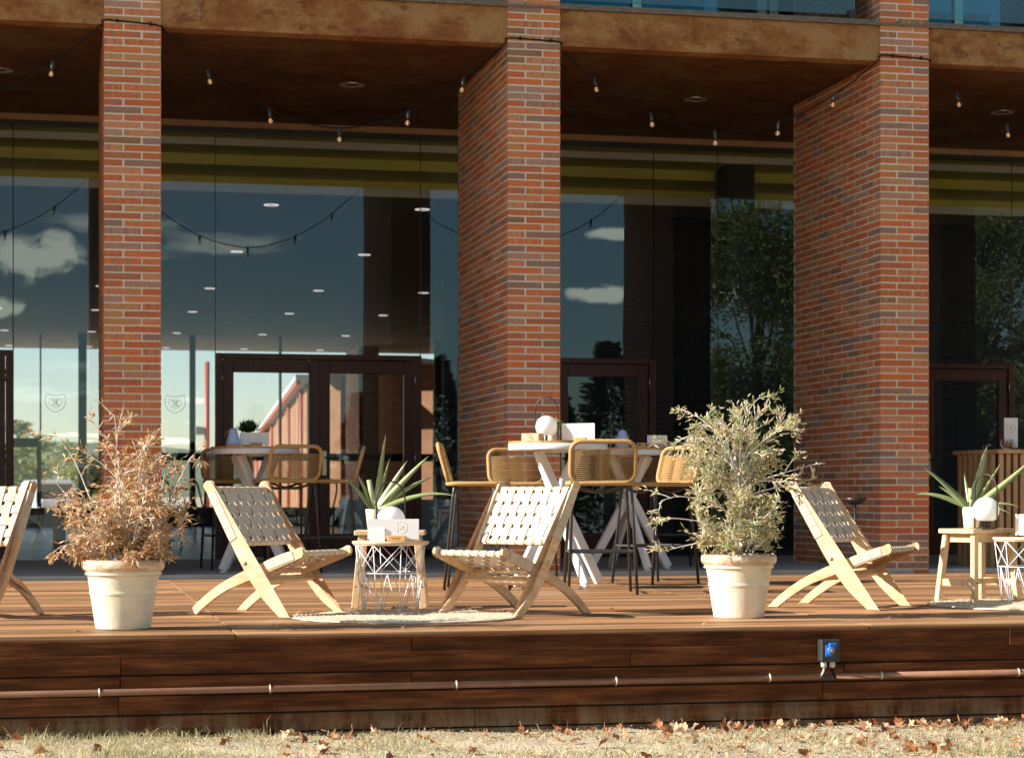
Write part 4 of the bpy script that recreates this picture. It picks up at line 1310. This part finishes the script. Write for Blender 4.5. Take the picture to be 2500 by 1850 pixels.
# ------------------------------------------------------------------ potted shrubs
def clay_pot(t):
    H = .352
    prof = [(.001, 0), (.134, 0), (.1385, .002), (.140, .006), (.1415, .016), (.1535, .095), (.1640, .165), (.1650, .172), (.1690, .178), (.1700, .184), (.1690, .190), (.1680, .195), (.1690, .202), (.1745, .235), (.1800, .264), (.1815, .270), (.190, .2735), (.196, .281), (.190, .288), (.192, .293), (.203, .300), (.209, .315), (.209, .336), (.203, .349), (.194, .352), (.186, .349), (.182, .33), (.001, .325)]
    mb = MB(); mb.lathe(prof, 64)
    mb.v = [(x + .0016 * mnoise.noise(Vector((x * 9, y * 9, z * 9))), y + .0016 * mnoise.noise(Vector((x * 9, y * 9, z * 9 + 5))), z) for x, y, z in mb.v]
    mb.build('pot', M['pot'], t)
    mb = MB(); mb.lathe([(.183, .331), (.1, .338), (.001, .34)], 24); mb.build('soil', M['soil'], t)

def grow(r, mbt, mbl, start, d, ln, rad, droop, leaf_fn, depth, twig_p, n=9, tw=(.3, .6)):
    p = Vector(start); d = Vector(d).normalized(); pts = [p.copy()]
    step = ln / n
    for i in range(n):
        u = (i + 1) / n
        d = (d + Vector((r.gauss(0, .10), r.gauss(0, .10), r.gauss(0, .08) - droop * u * u)) ).normalized()
        p = p + d * step; pts.append(p.copy())
        if depth > 0 and u > .18:
            for _ in range(2):
                if r.random() < twig_p:
                    s = d.orthogonal().normalized(); s.rotate(Matrix.Rotation(r.uniform(0, 2 * PI), 3, d))
                    dd = (d * r.uniform(.5, 1.0) + s * r.uniform(.5, 1.0)).normalized()
                    grow(r, mbt, mbl, p, dd, ln * r.uniform(*tw) * (1.1 - .5 * u), rad * .55, droop * 1.0, leaf_fn, depth - 1, twig_p, max(4, n - 3), tw)
        if depth <= 1 or u > .0: leaf_fn(r, mbl, p, d, u)
    rs = [max(.0015, rad * (1 - .8 * i / n)) for i in range(n + 1)]
    mbt.tube(pts, rs, 4 if rad < .006 else 7, cap=False)

def thin_leaf(mb, p, d, ln, wd, tone, bend=.3):
    d = d.normalized(); s = d.cross(Vector((0.13, .07, 1)))
    if s.length < .05: s = d.orthogonal()
    s.normalize(); q = Matrix.Rotation((tone * 37.1) % 6.28, 3, d); s.rotate(q); n = s.cross(d)
    m = p + d * ln * .5 + n * ln * .12 * bend * 2; e = p + d * ln
    mb.add([p, m + s * wd / 2, e, m - s * wd / 2], [(0, 1, 2), (0, 2, 3)], 0, tone)

def dry_leaf_fn(r, mb, p, d, u):
    for _ in range(r.choice((1, 1, 2, 2))):
        s = Vector((r.gauss(0, 1), r.gauss(0, 1), r.gauss(-.35, .7)))
        dd = (d * .7 + s * .55).normalized()
        tone = min(.999, max(.01, r.gauss(.50, .30) + .12 * (u - .5)))
        thin_leaf(mb, p + d * r.uniform(-.03, .03), dd, r.uniform(.026, .055), r.uniform(.0045, .0085), tone, r.uniform(.2, 1))
def olive_leaf_fn(r, mb, p, d, u):
    tip = u > .82 and r.random() < .6
    for _ in range(r.choice((1, 1, 2, 2, 3))):
        s = Vector((r.gauss(0, 1), r.gauss(0, 1), r.gauss(.15, .6)))
        dd = (d * .8 + s * .5).normalized()
        tone = r.uniform(.72, .98) if tip or r.random() < .26 else min(.66, max(.01, r.gauss(.42, .17)))
        thin_leaf(mb, p + d * r.uniform(-.035, .035), dd, r.uniform(.024, .044), r.uniform(.0060, .0105), tone, r.uniform(.1, .8))

def shrub(label, loc, leafmat, leaf_fn, stems, seed, trunk=None, twig_p=.42, tw=(.3, .6)):
    t = thing('potted_shrub', label, 'plant', loc, 0, 'shrubs in cream clay pots')
    clay_pot(t)
    r = random.Random(seed); mt = MB(); ml = MB()
    for (az, el, ln, z0, droop, off) in stems:
        d = Vector((math.cos(R(az)) * math.cos(R(el)), math.sin(R(az)) * math.cos(R(el)), math.sin(R(el))))
        grow(r, mt, ml, (off * math.cos(R(az)), off * math.sin(R(az)), z0), d, ln, .0055, droop, leaf_fn, 2, twig_p, 9, tw)
    if trunk:
        mb = MB(); mb.tube(trunk[0], trunk[1], 10); mb.build('trunk', M['bark'], t)
    mt.build('branches', M['twig'], t)['kind'] = 'stuff'
    ml.build('foliage', leafmat, t)['kind'] = 'stuff'
    return t
r = random.Random(11)
stems = []
for i in range(20):
    az = i * 137.5 + r.uniform(-15, 15); el = r.uniform(62, 88)
    stems.append((az, el, r.uniform(.36, .62), .335, r.uniform(.0, .16), .045))
for i in range(20):
    stems.append((i * 137.5, r.uniform(25, 75), r.uniform(.10, .22), .335, r.uniform(.0, .3), r.uniform(.03, .11)))
stems += [(188, 80, .72, .335, .12, .05), (-6, 82, .78, .335, .06, .0), (166, 60, .42, .335, .30, .05), (6, 58, .62, .335, .06, .06), (176, 70, .56, .335, .25, .05), (182, 46, .32, .335, .25, .06), (-4, 40, .36, .335, .3, .06), (-60, 60, .45, .335, .15, .05), (-120, 60, .45, .335, .15, .05), (10, 48, .60, .335, .05, .06)]
shrub('dried brown shrub in a cream clay pot with a rusty rim', (.327, 10.80, .001), M['dryleaf'], dry_leaf_fn, stems, 21, ([(.02, -.05, .32), (.0, -.045, .42), (-.03, -.03, .56), (-.04, -.02, .70)], [.011, .010, .008, .005]), .30, (.20, .42))
stems = []
for i in range(26):
    az = i * 137.5 + r.uniform(-15, 15); el = r.uniform(30, 80); z0 = .36 + .40 * ((i * .618) % 1)
    stems.append((az, el, r.uniform(.20, .36) * (1.15 if el > 55 else 1), z0, r.uniform(-.05, .14), .01))
for i in range(16):
    stems.append((i * 137.5 + 40, r.uniform(15, 70), r.uniform(.12, .26), .335 + .05 * r.random(), r.uniform(.0, .2), r.uniform(.01, .10)))
for i in range(8):
    stems.append((i * 45 + 5, r.uniform(66, 86), r.uniform(.28, .46), .66 + .16 * r.random(), r.uniform(-.03, .10), .01))
stems += [(176, 20, .50, .56, .16, .01), (168, 34, .42, .74, .30, .01), (184, 50, .44, .80, .40, .01), (170, 48, .40, .84, .45, .01), (-8, 44, .42, .78, .06, .01), (-4, 32, .48, .70, .0, .01), (-6, 22, .40, .66, .0, .01), (30, 84, .42, .82, .0, .01), (178, 62, .42, .82, .22, .01), (-20, 66, .38, .84, .1, .01), (180, 6, .40, .40, .08, .01), (190, 26, .46, .46, .1, .01)]
shrub('grey green shrub with tan drooping tips in a cream clay pot', (3.698, 11.05, .001), M['olleaf'], olive_leaf_fn, stems, 33, ([(0, 0, .32), (.012, 0, .5), (.0, .01, .72), (-.02, .01, .95)], [.024, .020, .016, .006]), .29, (.26, .48))

# ------------------------------------------------------------------ bowl stand, slatted counter and what stands on it
t = thing('bowl_stand', 'black bowl on a slim pole in front of the brick pillar', 'ashtray', (6.69, 16.86, .001))
mb = MB(); mb.lathe([(.001, 0), (.085, 0), (.085, .008), (.001, .010)], 24); mb.build('base', M['black'], t)
mb = MB(); mb.tube([(0, 0, .008), (0, 0, .60)], .011, 10); mb.build('pole', M['black'], t)
mb = MB(); mb.lathe([(.001, .592), (.03, .594), (.065, .610), (.088, .632), (.097, .655), (.094, .655), (.085, .636), (.06, .615), (.001, .602)], 28); mb.build('bowl', M['black'], t)

ct = thing('slatted_counter', 'slatted wooden bar counter in the bay beyond the bowl stand', 'counter', (8.20, 17.25, .036), R(0))
mb = MB(); mb.box((-.33 + .0, .03, 1.015), (1.1, .75, 1.05), bev=.003)
# corner towards the camera: top outline as in the picture, the flank runs back and to the west
mb = MB()
poly = [(0, 0), (1.2, 0), (1.2, .75), (-.10, .75)]
n = 4
mb.add([(x, y, 1.015) for x, y in poly] + [(x, y, 1.052) for x, y in poly], [(3, 2, 1, 0), (4, 5, 6, 7)] + [(i, (i + 1) % n, (i + 1) % n + n, i + n) for i in range(n)])
mb.build('counter_top', M['slat'], ct, bev=.003)
mb = MB()
poly = [(.045, .06), (1.15, .06), (1.15, .72), (-.02, .72)]
mb.add([(x, y, 0.02) for x, y in poly] + [(x, y, 1.014) for x, y in poly], [(3, 2, 1, 0), (4, 5, 6, 7)] + [(i, (i + 1) % n, (i + 1) % n + n, i + n) for i in range(n)])
mb.build('carcass', M['black'], ct)
sm = MB(); sm.box((-.020, -.018, 0), (.020, .018, 1.013), bev=.002); smesh = sm.mesh('slat', M['slat'])
for i in range(16):
    o = link('slat', smesh, ct); o.location = (.045 + .068 * i, .040, 0)
fl = Vector((-.085, .66, 0)); 
for i in range(7):
    u = (i + .9) / 7.4
    o = link('slat', smesh, ct); p = Vector((.028, .045, 0)) + fl * u + Vector((-.016, -.008, 0)); o.location = p; o.rotation_euler = (0, 0, math.atan2(fl.y, fl.x))
t = thing('menu_stand', 'tall white menu card with a gold crest standing on the slatted counter', 'menu', (8.395, 17.40, 1.089), R(-10))
mb = MB(); mb.box((-.062, -.0015, .004), (.062, .0015, .285)); mb.build('card', M['paper'], t)
mb = MB(); emblem(mb, .078, .0016, False); o = mb.build('crest', M['gold'], t); o.location = (0, -.003, .19)
mb = MB(); mb.box((-.005, -.02, 0), (.058, -.002, .018)); mb.box((-.005, .002, 0), (.058, .012, .018)); mb.box((-.005, -.0022, 0), (.058, .0022, .0035)); mb.build('holder', M['wood_dark'], t)
t = thing('cork_bowl', 'round glass bowl full of corks in front of the tall menu card', 'bowl', (8.325, 17.33, 1.089))
mb = MB(); mb.lathe([(.001, .003), (.035, .004), (.056, .024), (.062, .05), (.056, .078), (.045, .092)], 28); mb.build('glass_bowl', M['bulbglass'], t)
r = random.Random(2)
cm = MB(); cm.tube([(0, 0, -.02), (0, 0, .02)], .011, 10); cme = cm.mesh('cork', M['cork'])
for i in range(15):
    o = link('cork', cme, t); a = r.uniform(0, 6.28); q = r.uniform(0, .036); o.location = (q * math.cos(a), q * math.sin(a), .018 + .05 * r.random()); o.rotation_euler = (r.uniform(0, 3), r.uniform(0, 3), 0)
t = thing('wine_glass', 'stemmed wine glass at the picture edge on the slatted counter', 'glass', (8.60, 17.45, 1.089))
mb = MB(); mb.lathe([(.001, 0), (.035, .001), (.006, .008), (.004, .09), (.02, .10), (.042, .13), (.045, .16), (.036, .20)], 24); mb.build('glass_body', M['bulbglass'], t)

# ------------------------------------------------------------------ conduit and socket on the deck edge
pz = lambda x: -.275 + .0025 * x
t = thing('conduit_pipe', 'brown conduit pipe clipped along the dark deck edge', 'pipe', (0, 0, 0))
YP = DECK_F - .024
def run(a, b):
    mb = MB(); mb.tube([(a, YP, pz(a)), ((a + b) / 2, YP, pz((a + b) / 2) - .001), (b, YP, pz(b))], .0165, 12); mb.build('tube', M['pipe'], t)
run(-3.0, 3.878); run(3.968, 8.0)
for x in (-.9, .198, 1.022, 1.955, 2.784, 3.607, 4.222, 5.0):
    mb = MB(); z = pz(x)
    mb.tube([(x, DECK_F - .0025, z + .029), (x, DECK_F - .006, z + .022)] + [(x, YP - .0185 * math.cos(R(a)), z + .0185 * math.sin(R(a))) for a in (75, 40, 0, -40, -75)] + [(x, DECK_F - .006, z - .022), (x, DECK_F - .0025, z - .03)], .0052, 6)
    mb.build('pipe_clip', M['zinc'], t)
t = thing('socket_box', 'black outdoor socket box with a blue socket on the deck edge', 'socket', (3.925, DECK_F, -.128), 0)
mb = MB(); mb.box((-.054, -.072, -.058), (.054, -.0024, .058), bev=.006); mb.build('box', M['plastic'], t)
mb = MB(); mb.box((-.048, -.0745, -.052), (.048, -.0722, .052), bev=.001); mb.build('face_plate', M['plastic'], t)
mb = MB(); mb.box((-.032, -.082, -.030), (.026, -.0746, .030), bev=.003); mb.box((-.016, -.098, .022), (.024, -.075, .042), bev=.003)
mb.tube([(.004, -.082, 0), (.004, -.094, 0)], .031, 20); mb.build('blue_socket', M['blue'], t)
mb = MB(); mb.tube([(.008, -.094, -.004), (.008, -.118, -.004)], .024, 18); mb.build('plug', M['plastic'], t)
for x in (-.024, .022):
    mb = MB(); mb.lathe([(.001, -.090), (.011, -.090), (.016, -.082), (.016, -.064), (.013, -.060), (.013, -.0575)], 14, (x, -.034, 0)); mb.build('cable_gland', M['gland'], t)
    s = -1 if x < 0 else 1
    mb = MB(); mb.tube(smoothpath([(x, -.034, -.088), (x + .001 * s, -.034, -.105), (x + .010 * s, -.028, -.128), (x + .026 * s, -.024, -.150)], 4), .0055, 8); mb.build('cable', M['gland'] if s < 0 else M['cable'], t)
mb = MB(); mb.box((-.046, -.030, -.158), (.042, -.005, -.128), bev=.004); mb.build('bracket', M['plastic'], t)

# ------------------------------------------------------------------ grass, clover and fallen leaves in front of the deck
def ground_cover():
    r = random.Random(5); mb = MB()
    def dens(x, y): return mnoise.noise(Vector((x * 1.3, y * 1.9, 2.0))) + .5 * mnoise.noise(Vector((x * 5, y * 5, 8)))
    n = 0
    while n < 24000:
        x = r.uniform(-.6, 5.6); y = r.uniform(8.9, 10.29)
        dn = dens(x, y) + (.25 if x < 1.6 else -.1)
        if r.random() > .35 + dn: continue
        n += 1
        h = r.uniform(.008, .030) * (1.5 if dn > .45 else 1); a = r.uniform(0, 6.28)
        if r.random() < .02: h *= 2.2
        p = Vector((x, y, gz(x) - .004 + .018 * mnoise.noise(Vector((x * 3, y * 3, 0)))))
        lean = Vector((r.gauss(0, .8), r.gauss(0, .8), 1)).normalized(); s = Vector((math.cos(a), math.sin(a), 0)) * r.uniform(.0012, .0026)
        tone = min(.999, max(.002, r.gauss(.74 - .45 * max(0, dn) - (.08 if x < 1.8 else 0), .22)))
        q = p + lean * h; e = q + (lean + Vector((r.gauss(0, .7), r.gauss(0, .7), -.4))).normalized() * h * .7
        mb.add([p - s, p + s, q + s * .6, q - s * .6, e], [(0, 1, 2, 3), (3, 2, 4)], 0, tone)
    mb.build('grass', M['grass'], kind='stuff')
    mb = MB(); n = 0
    while n < 5200:
        x = r.uniform(-.4, 5.6); y = r.uniform(8.9, 10.28)
        if mnoise.noise(Vector((x * 1.1 + 5, y * 2.3, 1.0))) + r.uniform(-.3, .3) < .06 - .08 * (x - 1): continue
        n += 1
        p = Vector((x, y, gz(x) + r.uniform(.004, .022) + .018 * mnoise.noise(Vector((x * 3, y * 3, 0))))); a = r.uniform(0, 6.28); sz = r.uniform(.004, .0085)
        nrm = Vector((r.gauss(0, .5), r.gauss(-.3, .5), 1)).normalized(); u = nrm.orthogonal().normalized(); u.rotate(Matrix.Rotation(a, 3, nrm)); v = nrm.cross(u)
        mb.add([p - u * sz, p - v * sz * .6, p + u * sz, p + v * sz * .6], [(0, 1, 2, 3)], 0, r.random() * .999 + .001)
    mb.build('ground_clover', M['clover'], kind='stuff')
    # twigs and leaf crumbs
    mb = MB()
    for i in range(11000):
        x = r.uniform(-.4, 5.6); y = r.uniform(8.9, 10.28)
        if r.random() > .25 + .16 * x + .3 * mnoise.noise(Vector((x * 2.1, y * 2.1, 3))): continue
        p = Vector((x, y, gz(x) + .004 + .018 * mnoise.noise(Vector((x * 3, y * 3, 0))))); s = r.uniform(.004, .013)
        vs = [p + Vector((r.uniform(-s, s), r.uniform(-s, s), r.uniform(0, s))) for _ in range(4)]
        mb.add(vs, [(0, 1, 2), (0, 2, 3)], 0, r.random() * .9 + .05)
    for i in range(60):
        x = r.uniform(-.4, 5.6); y = r.uniform(8.9, 10.28); a = r.uniform(0, 6.28); l = r.uniform(.02, .09)
        p = Vector((x, y, gz(x) + .012)); mb.tube([p, p + Vector((math.cos(a) * l, math.sin(a) * l, r.uniform(0, .03)))], .0012, 4, tone=.8)
    mb.build('leaf_litter', M['litter'], kind='stuff')
ground_cover()

def leaf_mesh(seed):
    r = random.Random(seed); k = 5
    outline = []
    lobes = r.choice((5, 7, 7)); n = lobes * 4
    for i in range(n):
        a = 2 * PI * i / n
        rad = (.68 + .32 * abs(math.cos(a * lobes / 2)) * (1 - .35 * abs(math.sin(a / 2 + PI / 2)))) * r.uniform(.88, 1.08)
        outline.append((math.cos(a) * rad, math.sin(a) * rad * .9))
    cu = r.uniform(.6, 2.4); cv = r.uniform(-1.4, 1.8); tw = r.uniform(-1.1, 1.1)
    def lift(x, y): return .42 * cu * y * y + .30 * cv * x * x + tw * x * y * .6 + .10 * math.sin(x * 5 + seed) + .08 * math.sin(y * 7 + seed * 2)
    mb = MB(); s = .026
    vs = [(0, 0, 0)] + [(x * .5 * s, y * .5 * s, lift(x * .5, y * .5) * s) for x, y in outline] + [(x * s, y * s, lift(x, y) * s) for x, y in outline]
    fs = [(0, 1 + i, 1 + (i + 1) % n) for i in range(n)] + [(1 + i, 1 + n + i, 1 + n + (i + 1) % n, 1 + (i + 1) % n) for i in range(n)]
    mb.add(vs, fs, 0, r.random() * .95 + .03, False)
    mb.tube([(-.0, 0, 0), (-.6 * s, 0, lift(-.6, 0) * s), (-1.5 * s, r.uniform(-.3, .3) * s, .3 * s)], .0009, 4, tone=.7)
    return mb.mesh('fallen_leaf', M['litter'])
lms = [leaf_mesh(i) for i in range(16)]
r = random.Random(44)
cnt = 0
while cnt < 285:
    x = r.uniform(-.3, 5.5); y = r.uniform(9.0, 10.27) if r.random() < .6 else r.uniform(10.0, 10.275)
    den = .10 + .16 * max(0, x - .6) + .35 * mnoise.noise(Vector((x * 2.1, y * 2.1, 3)))
    if r.random() > den: continue
    o = link('fallen_leaf', lms[r.randrange(16)])
    s = r.uniform(.6, 1.6); o.scale = (s, s, s * r.uniform(.7, 1.3))
    o.location = (x, y, gz(x) + .012 + .016 * mnoise.noise(Vector((x * 3, y * 3, 0))) + r.uniform(0, .012)); o.rotation_euler = (r.gauss(0, .55), r.gauss(0, .55), r.uniform(0, 6.28))
    tag(o, 'curled dry brown leaf lying on the ground before the deck', 'leaf', 'fallen leaves before the deck'); cnt += 1

for (x, y) in ((.10, 10.45), (1.10, 10.6), (2.75, 10.5), (3.2, 11.9), (4.45, 10.7), (4.9, 13.4), (2.9, 13.0), (.9, 13.6), (2.2, 12.9), (5.2, 11.0), (3.3, 10.42), (1.7, 10.40)):
    o = link('fallen_leaf', lms[r.randrange(16)]); k = r.uniform(.35, .7); o.scale = (k, k, k)
    o.location = (x, y, .010); o.rotation_euler = (r.gauss(0, .25), r.gauss(0, .25), r.uniform(0, 6.28))
    tag(o, 'small dry leaf blown on to the boards of the deck', 'leaf', 'leaves blown on to the deck')

# ------------------------------------------------------------------ dining room furniture seen through the panes
def make_inside_chair():
    t = thing('dining_chair', 'dark chair inside the dining room behind the glass', 'chair', group='dark dining room chairs')
    for sx in (-1, 1):
        for sy in (-1, 1):
            mb = MB(); mb.tube([(sx * .21, sy * .21, 0), (sx * .17, sy * .18, .45)], .013, 6); mb.build('leg', M['black'], t)
    mb = MB(); mb.box((-.21, -.21, .44), (.21, .21, .475), bev=.01); mb.build('seat', M['wood_dark'], t)
    mb = MB(); mb.tube(smoothpath([(-.19, -.2, .46), (-.25, -.2, .72), (-.27, -.1, .84), (-.27, .1, .84), (-.25, .2, .72), (-.19, .2, .46)], 4), .013, 6); mb.build('backrest', M['wood_dark'], t)
    return t
def make_inside_table():
    t = thing('dining_table', 'dark table inside the dining room behind the glass', 'table', group='dark dining room tables')
    mb = MB(); mb.box((-.4, -.4, .72), (.4, .4, .75), bev=.005); mb.build('table_top', M['wood_dark'], t)
    mb = MB(); mb.tube([(0, 0, 0), (0, 0, .72)], .03, 10); mb.lathe([(.001, 0), (.24, 0), (.22, .02), (.001, .03)], 20); mb.build('pedestal', M['black'], t)
    return t
ic = make_inside_chair(); it = make_inside_table()
spots = [(.25, 26.0, 200), (1.25, 26.6, 20), (.55, 29.5, 170), (2.2, 30.5, 10), (-1.2, 30.6, -20), (1.0, 24.0, 100), (3.3, 27.5, 200)]
for i, (x, y, a) in enumerate(spots):
    if i == 0: ic.location = (x, y, .031); ic.rotation_euler = (0, 0, R(a))
    else: dup(ic, ic['label'], (x, y, .031), R(a))
for i, (x, y) in enumerate(((.75, 26.3), (1.4, 30.1), (2.7, 27.3), (-1.8, 30.2))):
    if i == 0: it.location = (x, y, .031)
    else: dup(it, it['label'], (x, y, .031), 0)
t = thing('low_cabinet', 'pale green low cabinet inside the dining room behind the double door', 'cabinet', (3.02, 22.3, .031))
mb = MB(); mb.box((0, 0, .06), (1.30, .5, .60), bev=.006); mb.build('cabinet_body', M['cabinet'], t)
for k in range(2):
    mb = MB(); mb.box((.02 + k * .635, -.016, .09), (.645 + k * .635, -.001, .58), bev=.003); mb.build('cabinet_door', M['cabinet'], t)
    mb = MB(); mb.box((.55 + k * .2, -.03, .50), (.62 + k * .2, -.017, .512)); mb.build('handle', M['steel'], t)
mb = MB(); mb.box((.03, .03, 0), (1.27, .47, .059)); mb.build('plinth', M['black'], t)
t = thing('red_extinguisher', 'red fire extinguisher standing inside behind the pane beside the brown shrub', 'fire extinguisher', (.02, 27.0, .031))
mb = MB(); mb.lathe([(.001, 0), (.075, 0), (.078, .02), (.078, .42), (.05, .49), (.02, .51), (.02, .55), (.001, .55)], 20); mb.build('cylinder_body', M['red_metal'], t)
mb = MB(); mb.tube([(0, 0, .55), (.05, 0, .57), (.11, 0, .45), (.10, 0, .2)], .012, 6); mb.build('hose', M['black'], t)

# ------------------------------------------------------------------ beyond the room: yard, brick wing, van, hill, trees
t = thing('brick_wing', 'long low brick wing with red downpipes beyond the dining room', 'building', (6.15, 52.5, -.6), R(-4.1))
mb = MB(); mb.box((0, 0, 0), (9, 95, 4.05)); mb.build('wall', M['far_wall'], t)
mb = MB(); mb.box((-.30, -.3, 4.15), (9.4, 95.3, 4.30)); mb.build('roof', M['roofsheet'], t)
mb = MB(); mb.box((-.28, -.2, 4.052), (-.16, 95.2, 4.148)); mb.build('gutter', M['red_metal'], t)
for i in range(10):
    y = 2.2 + 9.0 * i
    mb = MB(); mb.tube([(-.06, y, 0), (-.06, y, 4.05)], .05, 8); mb.build('downpipe', M['red_metal'], t)
    mb = MB(); mb.box((-.05, y + 2.2, 0), (-.001, y + 3.0, 4.05)); mb.build('pilaster', M['head'], t)
t = thing('lamp_post', 'tall red post standing in the yard beyond the dining room', 'post', (4.17, 60.0, -.62))
mb = MB(); mb.tube([(0, 0, 0), (0, 0, 5.1)], .075, 10); mb.build('pole', M['red_metal'], t)
mb = MB(); mb.box((-.35, -.08, 3.0), (-.08, .08, 3.25), bev=.03); mb.build('lamp_head', M['steel'], t)
# free-standing wall that catches the sun behind the far pillar
for lab, loc, ln in (('sunlit brick wall end seen through the glass door beside the far pillar', (7.25, 50.4, -.6), 2.1), ('narrow sunlit brick wall end seen through the glass door next to its handle', (5.98, 49.95, -.6), .85)):
    t = thing('garden_wall', lab, 'wall', loc, R(-45), 'sunlit brick wall ends beyond the dining room'); t['kind'] = 'thing'
    mb = MB(); mb.box((0, 0, 0), (ln, .3, 4.4)); mb.build('wall', M['far_wall'], t)
    mb = MB(); mb.box((-.1, -.85, 4.402), (ln + .1, .5, 4.5)); mb.build('coping', M['roofsheet'], t)

t = thing('white_van', 'white van parked beyond the dining room, seen through the panes', 'van', (.12, 99.0, -.62), R(12))
mb = MB()
body = [(-1.0, .35), (-1.0, 1.15), (-.90, 1.85), (-.72, 2.0), (.72, 2.0), (.90, 1.85), (1.0, 1.15), (1.0, .35)]
mb.prism(body, .9, 4.6); mb.build('van_body', M['carpaint'], t, bev=.04)
mb = MB(); mb.prism([(-.95, .3), (-.98, .75), (-.85, 1.1), (.85, 1.1), (.98, .75), (.95, .3)], 0, .92); mb.build('bonnet', M['carpaint'], t, bev=.05)
mb = MB(); mb.add([(-.86, .86, 1.14), (.86, .86, 1.14), (.74, .89, 1.82), (-.74, .89, 1.82)], [(0, 1, 2, 3)]); mb.build('windscreen', M['carglass'], t)
for s in (-1, 1):
    mb = MB(); mb.box((s * .62 - .16, -.03, .66), (s * .62 + .16, .0, .82), bev=.01); mb.build('headlight', M['steel'], t)
    for y in (.75, 3.7):
        mb = MB(); mb.tube([(s * 1.0, y, .33), (s * .8, y, .33)], .33, 18); mb.build('wheel', M['tyre'], t)
mb = MB(); pts = []
xs = [-900 + 60 * i for i in range(31)]
for j, yy in enumerate((1300, 1450, 1700, 2000)):
    for x in xs:
        hgt = (0, .55, 1, .2)[j] * (34 + 22 * mnoise.noise(Vector((x * .004, 1.7, 0))) + 9 * mnoise.noise(Vector((x * .02, 4, j))))
        mb.v.append((x, yy, hgt - 1))
n = len(xs)
for j in range(3):
    for i in range(n - 1): mb.f.append([j * n + i, j * n + i + 1, (j + 1) * n + i + 1, (j + 1) * n + i]); mb.mi.append(0); mb.tone.append(0); mb.sm.append(True)
mb.build('hill', M['hill'], kind='structure')

def leaf_cloud(r, mb, c, rad, n, size, tone_bias=0.0):
    for _ in range(n):
        d = Vector((r.gauss(0, 1), r.gauss(0, 1), r.gauss(0, 1))).normalized() * rad * (r.random() ** .4)
        p = Vector(c) + Vector((d.x, d.y, d.z * .85)); dd = Vector((r.gauss(0, 1), r.gauss(0, 1), r.gauss(0, .8)))
        thin_leaf(mb, p, dd, size * r.uniform(.7, 1.3), size * .45, min(.99, max(.01, r.gauss(.5 + tone_bias, .22))), .3)
def tree(label, loc, height, crown_r, seed, n_clumps, per, size, mat, group, trunk_h=.3, name='olive_tree', clump=(.20, .38)):
    t = thing(name, label, 'tree', loc, 0, group); r = random.Random(seed)
    mb = MB(); mb.tube([(0, 0, 0), (.06, .02, height * .2), (-.05, .05, height * .5), (.02, 0, height * .8)], [.16, .13, .09, .03], 9)
    ml = MB()
    for i in range(n_clumps):
        a = r.uniform(0, 6.28); u = r.random(); z = height * (trunk_h + (1 - trunk_h) * u)
        prof = math.sin(PI * min(1, max(.08, (u * .92 + .06)))) ** .6
        q = crown_r * prof * math.sqrt(r.random())
        c = Vector((q * math.cos(a), q * math.sin(a), min(z, height * .97)))
        if i % 3 == 0: mb.tube([Vector((0, 0, max(.3, c.z * .6))), c * .5 + Vector((0, 0, c.z * .42)), c], [.028, .018, .005], 5, cap=False)
        leaf_cloud(r, ml, c, crown_r * r.uniform(*clump), per, size, r.uniform(-.2, .2))
    mb.build('trunk', M['tree_bark'], t); ml.build('crown', mat, t)['kind'] = 'stuff'
    return t
tree('tall olive tree before the terrace, mirrored in the panes beside the bowl stand pillar', (11.9, 8.0, -.6), 6.4, 1.95, 3, 120, 330, .105, M['treeleaf'], 'olive trees mirrored in the panes', .1)
tree('second olive tree before the terrace, mirrored in the panes behind the slatted counter', (15.8, 8.4, -.6), 6.8, 2.1, 9, 120, 320, .11, M['treeleaf'], 'olive trees mirrored in the panes', .1)

def conifer(label, loc, h, rad, seed):
    t = thing('conifer_tree', label, 'tree', loc, 0, 'dark conifers across the yard'); r = random.Random(seed)
    mb = MB(); mb.tube([(0, 0, 0), (0, 0, h * .95)], [.14, .02], 7); mb.build('trunk', M['bark'], t)
    ml = MB()
    for i in range(2600):
        u = r.random() ** .8; a = r.uniform(0, 6.28); q = rad * (1 - u) * (.35 + .65 * r.random()) * (1 + .25 * math.sin(a * 5 + u * 30))
        p = Vector((q * math.cos(a), q * math.sin(a), .2 + h * u)); d = Vector((math.cos(a), math.sin(a), r.uniform(-.4, .5)))
        thin_leaf(ml, p, d, r.uniform(.18, .38), .12, r.random() * .98 + .01, .4)
    ml.build('crown', M['conifer'], t)['kind'] = 'stuff'
    return t
first = None
for i, (x, y, h) in enumerate([(8.2, -15, 3.9), (10.6, -15.5, 4.9), (13.2, -14.5, 5.0), (15.6, -15.8, 5.4), (18.2, -15, 4.7), (21, -16, 5.3), (24.5, -15.2, 5.1), (28, -16, 5.4), (5.4, -16, 3.6), (2.4, -15, 3.2)]):
    if first is None: first = conifer('dark conifer across the yard, mirrored in the panes', (x, y, -.62), 4.5, 1.7, 5); k0 = first; first.scale = (h / 4.5,) * 3
    else: c = dup(first, first['label'], (x, y, -.62), i * 1.3); c.scale = (h / 4.5,) * 3
for i, (x, y, h, cr) in enumerate([(-2.6, 118, 5.4, 2.6), (.6, 150, 4.6, 2.9), (-7.5, 112, 5.2, 2.8), (3.6, 170, 4.8, 3)]):
    tree(('round dark tree far beyond the dining room behind the frame', 'sunlit bushy tree far beyond the dining room behind the white van', 'wide far tree hidden beyond the dining room wall', 'small far tree beyond the van near the brick wing')[i], (x, y, -.62), h, cr, 60 + i, 16, 130, .42, M['treeleaf'], 'trees far beyond the dining room', .12, 'far_tree')
